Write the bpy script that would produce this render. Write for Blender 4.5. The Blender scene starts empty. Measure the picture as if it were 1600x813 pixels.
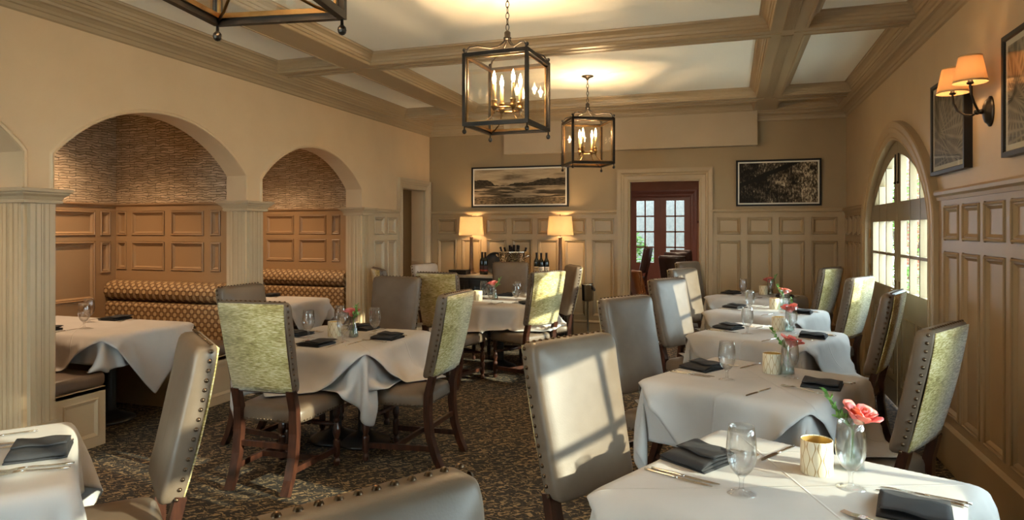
import bpy, bmesh, math, random
import numpy as np
from mathutils import Vector, Matrix
PI = math.pi; R = math.radians
SC = bpy.context.scene; COL = SC.collection
# ---------------------------------------------------------------- camera, light, exposure
YAW = math.atan2(340, 1040)
cd = bpy.data.cameras.new('camera'); cam = bpy.data.objects.new('camera', cd); COL.objects.link(cam)
cam.location = (0, 0, 1.55); cam.rotation_euler = (PI/2, 0, YAW)
cd.sensor_width = 36; cd.lens = 1040/1600*36; cd.shift_y = -48.5/1600; cd.clip_start = .05; cd.clip_end = 200
SC.camera = cam
SC.view_settings.view_transform = 'Standard'; SC.view_settings.look = 'None'
SC.view_settings.gamma = 1; SC.view_settings.use_curve_mapping = False
SC.view_settings.exposure = 1.38
try:
    SC.cycles.use_denoising = True; SC.cycles.max_bounces = 9; SC.cycles.diffuse_bounces = 5
    SC.cycles.transparent_max_bounces = 24; SC.cycles.sample_clamp_indirect = 6
    SC.cycles.caustics_reflective = False; SC.cycles.caustics_refractive = False
except Exception: pass
W = bpy.data.worlds.new('sky'); SC.world = W; W.use_nodes = True
bg = W.node_tree.nodes['Background']; bg.inputs[0].default_value = (.83, .92, 1, 1); bg.inputs[1].default_value = 8.5
def lamp(kind, name, loc, energy, color, size=.03, rot=(0, 0, 0), parent=None):
    l = bpy.data.lights.new(name, kind); l.energy = energy; l.color = color
    o = bpy.data.objects.new(name, l); COL.objects.link(o); o.location = loc; o.rotation_euler = rot
    if kind == 'SUN': l.angle = size
    elif kind == 'AREA': l.size = size
    else: l.shadow_soft_size = size
    if parent: o.parent = parent
    return o
SUN = Vector((.844, -.133, .248)).normalized()
sun = lamp('SUN', 'sun', (8, -1, 4), 5.8, (1, .86, .66), R(.7)); sun.rotation_euler = SUN.to_track_quat('Z', 'Y').to_euler()
WARM = (1, .60, .27)
LANTERN_W, SCONCE_W, TABLE_LAMP_W, ALCOVE_W = 104, 2.2, 46, 13
# ---------------------------------------------------------------- materials
def mat(name, col=(.5, .5, .5), rough=.5, metal=0, **kw):
    m = bpy.data.materials.new(name); m.use_nodes = True
    b = m.node_tree.nodes['Principled BSDF']
    b.inputs['Base Color'].default_value = (*col, 1); b.inputs['Roughness'].default_value = rough; b.inputs['Metallic'].default_value = metal
    for k, v in kw.items(): b.inputs[k.replace('_', ' ')].default_value = v
    return m
class NT:
    def __init__(s, m): s.t = m.node_tree; s.b = s.t.nodes['Principled BSDF']; s.m = m
    def n(s, ty, **kw):
        x = s.t.nodes.new(ty)
        for k, v in kw.items(): setattr(x, k, v)
        return x
    def put(s, i, v):
        if hasattr(v, 'is_output'): s.t.links.new(v, i)
        elif v is not None: i.default_value = v
    def coord(s, out='Object'): return s.n('ShaderNodeTexCoord').outputs[out]
    def mp(s, vec, sc=(1, 1, 1), rot=(0, 0, 0), loc=(0, 0, 0)):
        x = s.n('ShaderNodeMapping'); s.put(x.inputs[0], vec); x.inputs['Scale'].default_value = sc; x.inputs['Rotation'].default_value = rot; x.inputs['Location'].default_value = loc
        return x.outputs[0]
    def noise(s, vec, scale=5, detail=3, rough=.5, dist=0):
        x = s.n('ShaderNodeTexNoise'); s.put(x.inputs['Vector'], vec)
        x.inputs['Scale'].default_value = scale; x.inputs['Detail'].default_value = detail; x.inputs['Roughness'].default_value = rough; x.inputs['Distortion'].default_value = dist
        return x.outputs[0]
    def ramp(s, f, stops, interp='LINEAR'):
        x = s.n('ShaderNodeValToRGB'); s.put(x.inputs[0], f); r = x.color_ramp; r.interpolation = interp
        while len(r.elements) < len(stops): r.elements.new(1)
        for e, (p, c) in zip(r.elements, stops):
            e.position = p; e.color = (*c, 1) if len(c) == 3 else c
        return x.outputs[0]
    def m2(s, op, a, b=None, c=None):
        x = s.n('ShaderNodeMath', operation=op); s.put(x.inputs[0], a)
        if b is not None: s.put(x.inputs[1], b)
        if c is not None: s.put(x.inputs[2], c)
        return x.outputs[0]
    def mix(s, f, a, b):
        x = s.n('ShaderNodeMix', data_type='RGBA'); s.put(x.inputs[0], f)
        for i, v in ((6, a), (7, b)):
            s.put(x.inputs[i], (*v, 1) if isinstance(v, tuple) and len(v) == 3 else v)
        return x.outputs[2]
    def sep(s, v):
        x = s.n('ShaderNodeSeparateXYZ'); s.put(x.inputs[0], v); return x.outputs
    def comb(s, a=0., b=0., c=0.):
        x = s.n('ShaderNodeCombineXYZ'); [s.put(i, v) for i, v in zip(x.inputs, (a, b, c))]; return x.outputs[0]
    def col(s, v): s.put(s.b.inputs['Base Color'], v)
    def bump(s, h, strength=.3, dist=.01):
        x = s.n('ShaderNodeBump'); s.put(x.inputs['Height'], h); x.inputs['Strength'].default_value = strength; x.inputs['Distance'].default_value = dist
        s.put(s.b.inputs['Normal'], x.outputs[0])
def noisy(name, c1, c2, rough, scale, bump=0, bscale=None, bdist=.002, sc=(1, 1, 1), coord='Object', lo=.35, hi=.65, **kw):
    m = mat(name, c1, rough, **kw); t = NT(m); v = t.mp(t.coord(coord), sc)
    t.col(t.ramp(t.noise(v, scale, 4), [(lo, c1), (hi, c2)]))
    if bump: t.bump(t.noise(v, bscale or scale, 3), bump, bdist)
    return m
M = {}
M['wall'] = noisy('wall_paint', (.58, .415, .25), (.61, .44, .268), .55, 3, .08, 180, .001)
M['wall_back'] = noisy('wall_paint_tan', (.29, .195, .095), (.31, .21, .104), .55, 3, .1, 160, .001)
M['trim_pier_lit'] = noisy('trim_paint_pier_lit', (.45, .34, .215), (.48, .365, .232), .42, 2, .03, 60, .001)  # lighter copy of the trim paint; stronger light at the left is in the colour
M['wall_grey'] = noisy('wall_paint_grey', (.42, .315, .20), (.44, .33, .212), .55, 3, .08, 180, .001)
M['trim'] = noisy('trim_paint', (.335, .228, .118), (.365, .248, .130), .42, 2, .03, 60, .001)
M['trim_dark'] = noisy('panel_paint_taupe', (.275, .185, .098), (.30, .20, .108), .42, 2, .03, 60, .001, Specular_IOR_Level=.18)
M['trim_booth'] = noisy('panel_paint_booth', (.30, .185, .095), (.32, .20, .104), .4, 2, .03, 60, .001)
M['beam'] = noisy('beam_paint', (.335, .24, .138), (.36, .26, .15), .42, 2, .03, 60, .001)
M['ceil'] = noisy('ceiling_paint', (.87, .84, .74), (.89, .86, .76), .6, 2)
M['leather'] = noisy('taupe_leather', (.118, .084, .058), (.140, .102, .072), .40, 9, .25, 220, .0012, Specular_IOR_Level=.38)
M['leather_brown'] = noisy('brown_leather', (.10, .065, .045), (.13, .085, .06), .4, 9, .2, 200, .001)
M['leather_dark'] = noisy('dark_leather', (.030, .016, .013), (.045, .024, .02), .35, 9, .2, 200, .001)
M['leather_tan'] = noisy('tan_leather', (.30, .12, .045), (.36, .15, .06), .45, 9, .2, 200, .001)
M['wood'] = noisy('dark_wood', (.024, .009, .006), (.062, .021, .011), .28, 6, .15, 30, .002, sc=(6, 6, 1))
M['lampwood'] = noisy('brown_wood', (.12, .055, .022), (.22, .11, .05), .4, 6, .1, 30, .002, sc=(6, 6, 1))
M['cloth'] = noisy('white_linen', (.43, .41, .395), (.46, .44, .425), .8, 4, .12, 260, .0008)
m = M['cloth_top'] = noisy('pressed_linen', (.43, .41, .395), (.46, .44, .425), .8, 4); t = NT(m); o = t.sep(t.coord())
ri = lambda v, c0: t.m2('MAXIMUM', 0., t.m2('SUBTRACT', 1., t.m2('MULTIPLY', t.m2('ABSOLUTE', t.m2('SUBTRACT', v, c0)), 140.)))
s1 = t.m2('ADD', o[0], o[1]); s2 = t.m2('SUBTRACT', o[0], o[1]); t.bump(t.m2('ADD', t.m2('ADD', ri(s1, .055), ri(s2, .0)), t.m2('ADD', ri(s2, .44), ri(s2, -.44))), .5, .004)
M['napkin'] = noisy('charcoal_linen', (.013, .013, .015), (.022, .021, .024), .85, 6, .3, 300, .001)
M['black'] = noisy('black_metal', (.016, .013, .011), (.035, .026, .018), .38, 8, metal=.7)
M['blackpaint'] = mat('black_paint', (.012, .011, .011), .4)
M['bronze'] = noisy('antique_bronze', (.16, .085, .03), (.30, .17, .06), .32, 12, metal=1)
M['silver'] = noisy('polished_steel', (.70, .68, .64), (.80, .78, .74), .18, 20, metal=1)
M['nail'] = mat('nailhead_bronze', (.10, .065, .04), .28, .9)
M['hammered'] = mat('hammered_silver', (.78, .74, .68), .16, 1)
t = NT(M['hammered']); v = t.n('ShaderNodeTexVoronoi'); t.put(v.inputs[0], t.coord()); v.inputs['Scale'].default_value = 45; t.bump(v.outputs[0], .6, .006)
M['candle'] = mat('ivory_sleeve', (.42, .29, .13), .5)
M['cream'] = mat('cream_glass', (.78, .70, .52), .35)
t = NT(M['cream']); o = t.sep(t.coord()); ang = t.m2('ARCTAN2', o[1], o[0]); ph = t.m2('MULTIPLY', ang, 9.)
wv = t.m2('SUBTRACT', 1., t.m2('ABSOLUTE', t.m2('ADD', t.m2('COSINE', ph), t.m2('MULTIPLY', t.m2('SINE', t.m2('MULTIPLY', o[2], 85.)), .75))))
t.col(t.ramp(wv, [(0, (.76, .69, .52)), (.74, (.78, .71, .54)), (.88, (.42, .27, .09)), (1, (.36, .22, .06))]))
M['gold'] = mat('gold_leaf', (.85, .60, .20), .3, .8)
M['shade'] = mat('lamp_shade_linen', (.80, .62, .38), .8)
def shade_mat(m, tc):
    t = NT(m); tr = t.n('ShaderNodeBsdfTranslucent'); tr.inputs[0].default_value = tc; mx = t.n('ShaderNodeMixShader'); mx.inputs[0].default_value = .55
    t.put(mx.inputs[1], t.b.outputs[0]); t.put(mx.inputs[2], tr.outputs[0]); t.put(t.t.nodes['Material Output'].inputs[0], mx.outputs[0])
def emit(name, col, s):
    m = mat(name, col, .4); b = m.node_tree.nodes['Principled BSDF']; b.inputs['Emission Color'].default_value = (*col, 1); b.inputs['Emission Strength'].default_value = s; return m
shade_mat(M['shade'], (.28, .20, .098, 1)); M['shade_sconce'] = mat('sconce_shade_linen', (.80, .50, .25), .8); shade_mat(M['shade_sconce'], (.19, .095, .038, 1))
M['bulb'] = emit('lit_bulb', (1, .72, .38), 22)
M['downlight'] = emit('downlight_lens', (1, .62, .3), 8)
M['hall_fill'] = emit('hall_fill_diffuser', (1, .75, .5), 5); M['panel_light'] = emit('panel_light_diffuser', (1, .80, .58), 26)  # the hall diffuser belongs to an added fill light
def thin_glass(name, tint=(1, 1, 1), base=.03, edge=.5, rough=.02, power=1., refr=0.):
    m = bpy.data.materials.new(name); m.use_nodes = True; t = m.node_tree; t.nodes.clear()
    out = t.nodes.new('ShaderNodeOutputMaterial'); mx = t.nodes.new('ShaderNodeMixShader'); tp = t.nodes.new('ShaderNodeBsdfTransparent'); gl = t.nodes.new('ShaderNodeBsdfGlossy')
    tp.inputs[0].default_value = (*tint, 1); gl.inputs['Roughness'].default_value = rough
    lw = t.nodes.new('ShaderNodeLayerWeight'); lw.inputs[0].default_value = .35
    mr = t.nodes.new('ShaderNodeMapRange'); mr.inputs[3].default_value = base; mr.inputs[4].default_value = edge
    pw = t.nodes.new('ShaderNodeMath'); pw.operation = 'POWER'; pw.inputs[1].default_value = power; t.links.new(lw.outputs['Facing'], pw.inputs[0]); t.links.new(pw.outputs[0], mr.inputs[0]); t.links.new(mr.outputs[0], mx.inputs[0]); t.links.new(tp.outputs[0], mx.inputs[1]); t.links.new(gl.outputs[0], mx.inputs[2]); sh = mx.outputs[0]
    if refr:
        g = t.nodes.new('ShaderNodeBsdfGlass'); g.inputs['IOR'].default_value = 1.45; g.inputs['Roughness'].default_value = 0; m3 = t.nodes.new('ShaderNodeMixShader'); m3.inputs[0].default_value = refr
        t.links.new(sh, m3.inputs[1]); t.links.new(g.outputs[0], m3.inputs[2]); sh = m3.outputs[0]
    t.links.new(sh, out.inputs[0])
    return m
M['pane'] = thin_glass('window_glass', (.74, .87, .85), .04, .35)
M['lpane'] = thin_glass('lantern_glass', (.97, .96, .92), .07, .4)
M['goblet'] = thin_glass('goblet_glass', (.99, .993, .993), .04, .72, power=1.4, refr=.10)
M['pic_glass'] = None
M['bottle'] = mat('bottle_glass', (.012, .013, .010), .08)
M['foil'] = mat('bottle_foil', (.02, .015, .015), .3, .3)
M['label_white'] = mat('cream_label', (.75, .66, .52), .7)
M['label_red'] = mat('dark_label', (.035, .012, .012), .6)
M['red'] = mat('red_band', (.35, .05, .02), .6)
M['rose'] = noisy('pink_petal', (.78, .115, .115), (.90, .28, .25), .55, 30, Subsurface_Weight=.15)
M['stem'] = mat('green_stem', (.09, .22, .04), .5)
M['leaf_dark'] = noisy('dark_green_leaf', (.012, .030, .018), (.025, .055, .035), .7, 20, Specular_IOR_Level=0)
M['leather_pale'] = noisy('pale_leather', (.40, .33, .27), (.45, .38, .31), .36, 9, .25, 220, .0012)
M['shade_band'] = mat('shade_trim_band', (.55, .36, .17), .7)
M['wall_right'] = noisy('wall_paint_right_shaded', (.42, .30, .175), (.44, .32, .19), .55, 3, .08, 180, .001)  # darker copy of the wall paint; the right wall's dimmer light is in the colour
M['leaf'] = noisy('green_leaf', (.10, .26, .05), (.20, .40, .10), .45, 20)
M['mat_white'] = mat('picture_mat', (.62, .58, .49), .7)
M['frame'] = mat('black_frame', (.008, .006, .005), .45, Specular_IOR_Level=.25)
M['stone_top'] = noisy('stone_counter', (.36, .29, .21), (.46, .38, .28), .3, 8)
# green chenille
m = M['chenille'] = mat('green_chenille', (.4, .4, .1), .85); t = NT(m); c = t.coord()
a = t.noise(t.mp(c, (30, 30, 190)), 1, 3, .6); b_ = t.noise(t.mp(c, (5, 5, 14)), 1, 2)
k = t.m2('ADD', t.m2('MULTIPLY', a, .75), t.m2('MULTIPLY', b_, .3))
t.col(t.ramp(k, [(.36, (.21, .155, .045)), (.49, (.41, .33, .115)), (.56, (.57, .48, .22)), (.66, (.72, .64, .41))])); t.bump(a, .5, .003)
t.b.inputs['Sheen Weight'].default_value = .3
# carpet
m = M['carpet'] = mat('patterned_carpet', (.02, .02, .02), .95); t = NT(m); c = t.coord()
wv = t.noise(t.mp(c, (1, 1, 1)), 14, 2)
cc = t.n('ShaderNodeVectorMath', operation='ADD'); t.put(cc.inputs[0], c); t.put(cc.inputs[1], t.comb(t.m2('MULTIPLY', wv, .10), t.m2('MULTIPLY', wv, .14), 0.))
a = t.noise(t.mp(cc.outputs[0], (26, 62, 1), (0, 0, .35)), 1, 1.5, .5)
t.col(t.ramp(a, [(.48, (.012, .008, .005)), (.54, (.036, .026, .014)), (.59, (.235, .16, .08))])); t.bump(t.noise(c, 350, 2), .5, .004)
# banquette lattice fabric
m = M['lattice'] = mat('banquette_fabric', (.3, .2, .1), .7); t = NT(m); o = t.sep(t.coord())
vv = t.comb(t.m2('ADD', o[0], 0.), t.m2('MULTIPLY', t.m2('ADD', o[2], t.m2('MULTIPLY', o[1], .6)), 1.), 0.)
vo = t.n('ShaderNodeTexVoronoi', voronoi_dimensions='2D'); t.put(vo.inputs[0], t.mp(vv, (1, 1, 1), (0, 0, PI/4))); vo.inputs['Scale'].default_value = 17.5; vo.inputs['Randomness'].default_value = 0
t.col(t.ramp(vo.outputs[0], [(.0, (.42, .29, .15)), (.34, (.40, .27, .135)), (.40, (.085, .034, .012)), (.47, (.075, .03, .011)), (.53, (.26, .15, .055)), (.7, (.085, .034, .012))]))
# stacked stone
m = M['stone'] = mat('stacked_stone', (.4, .3, .2), .85); t = NT(m); o = t.sep(t.coord()); vv = t.comb(t.m2('ADD', o[0], o[1]), o[2], 0.)
wob = t.noise(vv, 9, 2); vv2 = t.comb(t.m2('ADD', o[0], o[1]), t.m2('ADD', o[2], t.m2('MULTIPLY', wob, .055)), 0.)
br = t.n('ShaderNodeTexBrick', offset=.37, offset_frequency=2, squash=1.4, squash_frequency=3); t.put(br.inputs['Vector'], vv2); br.inputs['Scale'].default_value = 1
br.inputs['Brick Width'].default_value = .17; br.inputs['Row Height'].default_value = .0245; br.inputs['Mortar Size'].default_value = .0024; br.inputs['Bias'].default_value = .0
br.inputs['Color1'].default_value = (.52, .40, .27, 1); br.inputs['Color2'].default_value = (.70, .56, .40, 1); br.inputs['Mortar'].default_value = (.025, .022, .014, 1)
t.col(t.mix(t.ramp(t.noise(t.mp(vv, (8, 55, 1)), 1, 2), [(.38, (0, 0, 0)), (.7, (.75, .75, .75))]), br.outputs[0], (.22, .145, .085))); t.bump(t.m2('SUBTRACT', 1., br.outputs[1]), .7, .012)
# exterior
M['brick'] = mat('red_brick', (.3, .12, .08), .85); t = NT(M['brick']); o = t.sep(t.coord()); br = t.n('ShaderNodeTexBrick'); t.put(br.inputs['Vector'], t.comb(t.m2('ADD', o[0], o[1]), o[2], 0.)); br.inputs['Scale'].default_value = 1
br.inputs['Brick Width'].default_value = .2; br.inputs['Row Height'].default_value = .07; br.inputs['Mortar Size'].default_value = .006
br.inputs['Color1'].default_value = (.36, .14, .09, 1); br.inputs['Color2'].default_value = (.26, .10, .065, 1); br.inputs['Mortar'].default_value = (.55, .5, .45, 1); t.col(br.outputs[0])
M['paving'] = noisy('outdoor_paving', (.62, .58, .52), (.70, .66, .60), .9, 3)
M['stucco'] = noisy('grey_stucco', (.13, .13, .135), (.17, .17, .17), .9, 12, .4, 30, .01)
M['red_wall'] = noisy('terracotta_wall', (.30, .115, .055), (.33, .13, .062), .6, 3)
M['red_trim'] = noisy('terracotta_trim', (.20, .065, .042), (.225, .075, .048), .4, 3)
M['dark_floor'] = noisy('dark_floor', (.02, .015, .012), (.035, .025, .02), .6, 5)
M['doorpaint'] = noisy('door_paint', (.19, .145, .085), (.215, .165, .10), .35, 3)
# black and white pictures (generated coords: x along, z up)
def pic_marsh():
    m = mat('marsh_photograph', (.3, .25, .2), .6, Specular_IOR_Level=.15); t = NT(m); g = t.sep(t.coord('Generated')); x, z = g[0], g[2]
    n = t.noise(t.coord('Generated'), 30, 4); v = t.comb(x, t.m2('MULTIPLY', z, 5.), 0.)
    sky = t.ramp(t.noise(t.mp(v, (3, 1.4, 1), (0, 0, .25)), 1, 5, .6, .5), [(.30, (.12, .085, .05)), (.5, (.34, .25, .155)), (.68, (.46, .35, .22))])
    top = t.ramp(x, [(0, (.70,)*3), (.14, (.71,)*3), (.19, (.66,)*3), (.235, (.55,)*3), (.37, (.545,)*3), (.46, (.62,)*3), (.6, (.60,)*3), (.72, (.69,)*3), (.8, (.73,)*3), (.9, (.71,)*3), (1, (.74,)*3)])
    topn = t.m2('ADD', top, t.m2('MULTIPLY', t.m2('SUBTRACT', n, .5), .10))
    ism = t.m2('LESS_THAN', z, topn)
    trees = t.ramp(n, [(.35, (.012, .009, .006)), (.7, (.06, .042, .026))])
    land = t.ramp(t.noise(t.mp(v, (2.6, 2.2, 1)), 1, 4, .62, .4), [(.40, (.035, .025, .015)), (.50, (.10, .072, .042)), (.53, (.27, .20, .125)), (.7, (.36, .27, .17))])
    grass = t.ramp(n, [(.35, (.03, .021, .012)), (.65, (.16, .11, .06))])
    low = t.m2('LESS_THAN', z, t.m2('ADD', .16, t.m2('MULTIPLY', n, .06)))
    c = t.mix(ism, sky, trees); c = t.mix(t.m2('LESS_THAN', z, .525), c, land); c = t.mix(low, c, grass); t.col(c); return m
def pic_oak():
    m = mat('mossy_oak_photograph', (.1, .08, .06), .6, Specular_IOR_Level=.15); t = NT(m); g = t.coord('Generated'); s = t.sep(g); v = t.comb(s[0], s[2], 0.)
    a = t.noise(t.mp(v, (44, 11, 1)), 1, 4, .7); b = t.noise(t.mp(v, (4, 3, 1)), 1, 2)
    k = t.m2('ADD', t.m2('MULTIPLY', a, .6), t.m2('MULTIPLY', b, .4)); k = t.m2('ADD', k, t.m2('MULTIPLY', t.m2('SUBTRACT', s[0], .6), .12))
    c = t.ramp(k, [(.43, (.010, .007, .005)), (.50, (.055, .04, .026)), (.55, (.17, .13, .085)), (.61, (.55, .45, .31))])
    br = t.m2('ABSOLUTE', t.m2('SUBTRACT', t.m2('SUBTRACT', s[2], .35), t.m2('ADD', t.m2('MULTIPLY', s[0], .8), t.m2('MULTIPLY', b, .15))))
    t.col(t.mix(t.m2('LESS_THAN', br, .055), c, (.010, .008, .006))); return m
def pic_palm():
    m = mat('palm_frond_photograph', (.1, .1, .1), .3); t = NT(m); s = t.sep(t.coord('Generated')); cols = None
    for (cx, cz, f, ph) in ((.35, .1, 34., 0.), (.85, .45, 30., 1.)):
        dx = t.m2('SUBTRACT', s[1], cx); dz = t.m2('SUBTRACT', s[2], cz); ang = t.m2('ARCTAN2', dz, dx)
        w = t.m2('ADD', .5, t.m2('MULTIPLY', t.m2('SINE', t.m2('ADD', t.m2('MULTIPLY', ang, f), ph)), .5))
        cols = w if cols is None else t.m2('MULTIPLY', t.m2('MAXIMUM', cols, w), t.m2('ADD', .35, t.m2('MULTIPLY', t.noise(t.comb(s[1], s[2], 0.), 5, 3), .9)))
    t.col(t.ramp(cols, [(.2, (.015, .012, .008)), (.5, (.075, .06, .042)), (.85, (.27, .225, .165))])); return m
M['marsh'], M['oak'], M['palm'] = pic_marsh(), pic_oak(), pic_palm()
# ---------------------------------------------------------------- mesh helpers
def B(): return bmesh.new()
def obj(name, bm, m, parent=None, smooth=False, mods=(), loc=None):
    me = bpy.data.meshes.new(name); bm.normal_update(); bm.to_mesh(me); bm.free()
    ms = m if isinstance(m, (list, tuple)) else [m]
    for x in ms: me.materials.append(M[x] if isinstance(x, str) else x)
    if smooth:
        for p in me.polygons: p.use_smooth = True
    o = bpy.data.objects.new(name, me); COL.objects.link(o)
    if parent: o.parent = parent
    if loc: o.location = loc
    for ty, kw in mods:
        md = o.modifiers.new(ty.lower(), ty)
        for k, v in kw.items(): setattr(md, k, v)
    return o
def tag(o, label, cat, group=None, kind=None):
    o['label'] = label; o['category'] = cat
    if group: o['group'] = group
    if kind: o['kind'] = kind
    return o
def thing(name, label, cat, loc=(0, 0, 0), rz=0, group=None):
    o = bpy.data.objects.new(name, None); COL.objects.link(o); o.location = loc; o.rotation_euler = (0, 0, rz)
    return tag(o, label, cat, group)
def struct(name, bm, m, smooth=False, label=None, **kw):
    o = obj(name, bm, m, smooth=smooth, **kw); o['kind'] = 'structure'
    return o
def dup(root, loc, rz, label, group=None):
    r = root.copy(); COL.objects.link(r); r.location = loc; r.rotation_euler = (0, 0, rz); r['label'] = label
    if group: r['group'] = group
    for ch in list(root.children):
        c = ch.copy(); COL.objects.link(c); c.parent = r
        for g in list(ch.children):
            d = g.copy(); COL.objects.link(d); d.parent = c
    return r
def quad(bm, pts):
    try: return bm.faces.new([bm.verts.new(p) for p in pts])
    except ValueError: return None
def box(bm, lo, hi, bev=0, seg=1):
    r = bmesh.ops.create_cube(bm, size=1); vs = r['verts']
    for v in vs: v.co = Vector([(lo[i]+hi[i])/2 + v.co[i]*(hi[i]-lo[i]) for i in range(3)])
    if bev:
        es = {e for v in vs for e in v.link_edges}
        bmesh.ops.bevel(bm, geom=list(es), offset=bev, segments=seg, affect='EDGES', profile=.5)
    return vs
def bar(bm, a, b, w, h, up=(0, 0, 1)):
    a, b = Vector(a), Vector(b); d = (b-a).normalized(); s = d.cross(Vector(up))
    if s.length < 1e-4: s = d.cross(Vector((1, 0, 0)))
    s.normalize(); u = s.cross(d)
    P = [[p + s*i*w/2 + u*j*h/2 for i, j in ((-1, -1), (1, -1), (1, 1), (-1, 1))] for p in (a, b)]
    V = [[bm.verts.new(q) for q in r] for r in P]
    for k in range(4): bm.faces.new((V[0][k], V[0][(k+1) % 4], V[1][(k+1) % 4], V[1][k]))
    bm.faces.new(V[0][::-1]); bm.faces.new(V[1])
def tube(bm, pts, r, n=8, caps=True, square=False, ry=None):
    pts = [Vector(p) for p in pts]; rs = r if isinstance(r, (list, tuple)) else [r]*len(pts); rings = []; ref = None
    for i, p in enumerate(pts):
        d = (pts[min(i+1, len(pts)-1)] - pts[max(i-1, 0)]).normalized()
        if ref is None: ref = Vector((0, 0, 1)) if abs(d.z) < .9 else Vector((1, 0, 0))
        s = d.cross(ref).normalized(); u = s.cross(d).normalized(); ref = u
        rr = rs[i]; ring = []
        for k in range(n):
            a = 2*PI*k/n + (PI/4 if square else 0); f = math.sqrt(2) if square else 1
            ring.append(bm.verts.new(p + s*math.cos(a)*rr*f + u*math.sin(a)*(rr if ry is None else ry)*f))
        rings.append(ring)
    for A_, B_ in zip(rings, rings[1:]):
        for k in range(n): bm.faces.new((A_[k], A_[(k+1) % n], B_[(k+1) % n], B_[k]))
    if caps: bm.faces.new(rings[0][::-1]); bm.faces.new(rings[-1])
def lathe(bm, prof, n=20, c=(0, 0, 0), sx=1, sy=1):
    rings = []
    for r, z in prof:
        if r < 1e-5: rings.append([bm.verts.new((c[0], c[1], c[2]+z))])
        else: rings.append([bm.verts.new((c[0]+r*sx*math.cos(2*PI*k/n), c[1]+r*sy*math.sin(2*PI*k/n), c[2]+z)) for k in range(n)])
    for a, b in zip(rings, rings[1:]):
        for k in range(n):
            f = []
            for v in (a[k % len(a)], a[(k+1) % len(a)], b[(k+1) % len(b)], b[k % len(b)]):
                if v not in f: f.append(v)
            if len(f) > 2: bm.faces.new(f)
def ball(bm, c, r, n=10, sz=1.0):
    lathe(bm, [(r*math.sin(PI*i/6), -r*sz*math.cos(PI*i/6)) for i in range(7)], n, c)
def sheet(bm, fm, u0, u1, z0, z1, rects=(), prof=None, d=0.0):
    """flat sheet with rectangular holes; prof=[(inset, depth)] fills each hole with a moulded recessed panel"""
    us = sorted({u0, u1, *[r[0] for r in rects], *[r[1] for r in rects]}); zs = sorted({z0, z1, *[r[2] for r in rects], *[r[3] for r in rects]})
    us = [u for u in us if u0 <= u <= u1]; zs = [z for z in zs if z0 <= z <= z1]
    for a, b in zip(us, us[1:]):
        for c, e in zip(zs, zs[1:]):
            um, zm = (a+b)/2, (c+e)/2
            if any(r[0] < um < r[1] and r[2] < zm < r[3] for r in rects): continue
            quad(bm, [fm(a, c, d), fm(b, c, d), fm(b, e, d), fm(a, e, d)])
    if prof:
        for r in rects:
            pr = [(0, d)] + prof; L = []
            for i, q in pr: L.append([(r[0]+i, r[2]+i, q), (r[1]-i, r[2]+i, q), (r[1]-i, r[3]-i, q), (r[0]+i, r[3]-i, q)])
            for A_, B_ in zip(L, L[1:]):
                for k in range(4): quad(bm, [fm(*A_[k]), fm(*A_[(k+1) % 4]), fm(*B_[(k+1) % 4]), fm(*B_[k])])
            quad(bm, [fm(*p) for p in L[-1]])
PANEL = [(.0, .010), (.004, .010), (.006, .026), (.013, .030), (.020, .026), (.022, .016), (.027, .016), (.029, .021), (.046, .006), (.050, .006)]
def pathm(bm, fm, path, prof, closed=False, side=1):
    """moulding along a 2-D path: prof=[(offset outwards, depth)]"""
    n = len(path); nr = []
    for i in range(n):
        a = path[(i-1) % n] if closed or i else path[i]; b = path[(i+1) % n] if closed or i < n-1 else path[i]; p = path[i]
        def nn(q, r_):
            dx, dz = r_[0]-q[0], r_[1]-q[1]; l = math.hypot(dx, dz) or 1; return (-dz/l*side, dx/l*side)
        n1 = nn(a, p) if a is not p else nn(p, b); n2 = nn(p, b) if b is not p else n1
        mx, mz = n1[0]+n2[0], n1[1]+n2[1]; l2 = mx*mx+mz*mz; f = 2/l2 if l2 > .3 else 2
        nr.append((mx*f, mz*f))
    L = [[fm(p[0]+q[0]*o, p[1]+q[1]*o, d) for p, q in zip(path, nr)] for o, d in prof]
    for A_, B_ in zip(L, L[1:]):
        for k in range(n if closed else n-1): quad(bm, [A_[k], A_[(k+1) % n], B_[(k+1) % n], B_[k]])
def ringm(bm, x0, x1, y0, y1, prof):
    L = [[(x0+i, y0+i, z), (x1-i, y0+i, z), (x1-i, y1-i, z), (x0+i, y1-i, z)] for i, z in prof]
    for A_, B_ in zip(L, L[1:]):
        for k in range(4): quad(bm, [A_[k], A_[(k+1) % 4], B_[(k+1) % 4], B_[k]])
def ext(bm, fm, u0, u1, prof, caps=True):
    """extrude a profile [(depth, z)] along u"""
    for (d0, z0), (d1, z1) in zip(prof, prof[1:]): quad(bm, [fm(u0, z0, d0), fm(u1, z0, d0), fm(u1, z1, d1), fm(u0, z1, d1)])
    if caps and len(prof) > 2:
        for u in (u0, u1): quad(bm, [fm(u, z, d) for d, z in prof])
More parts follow.
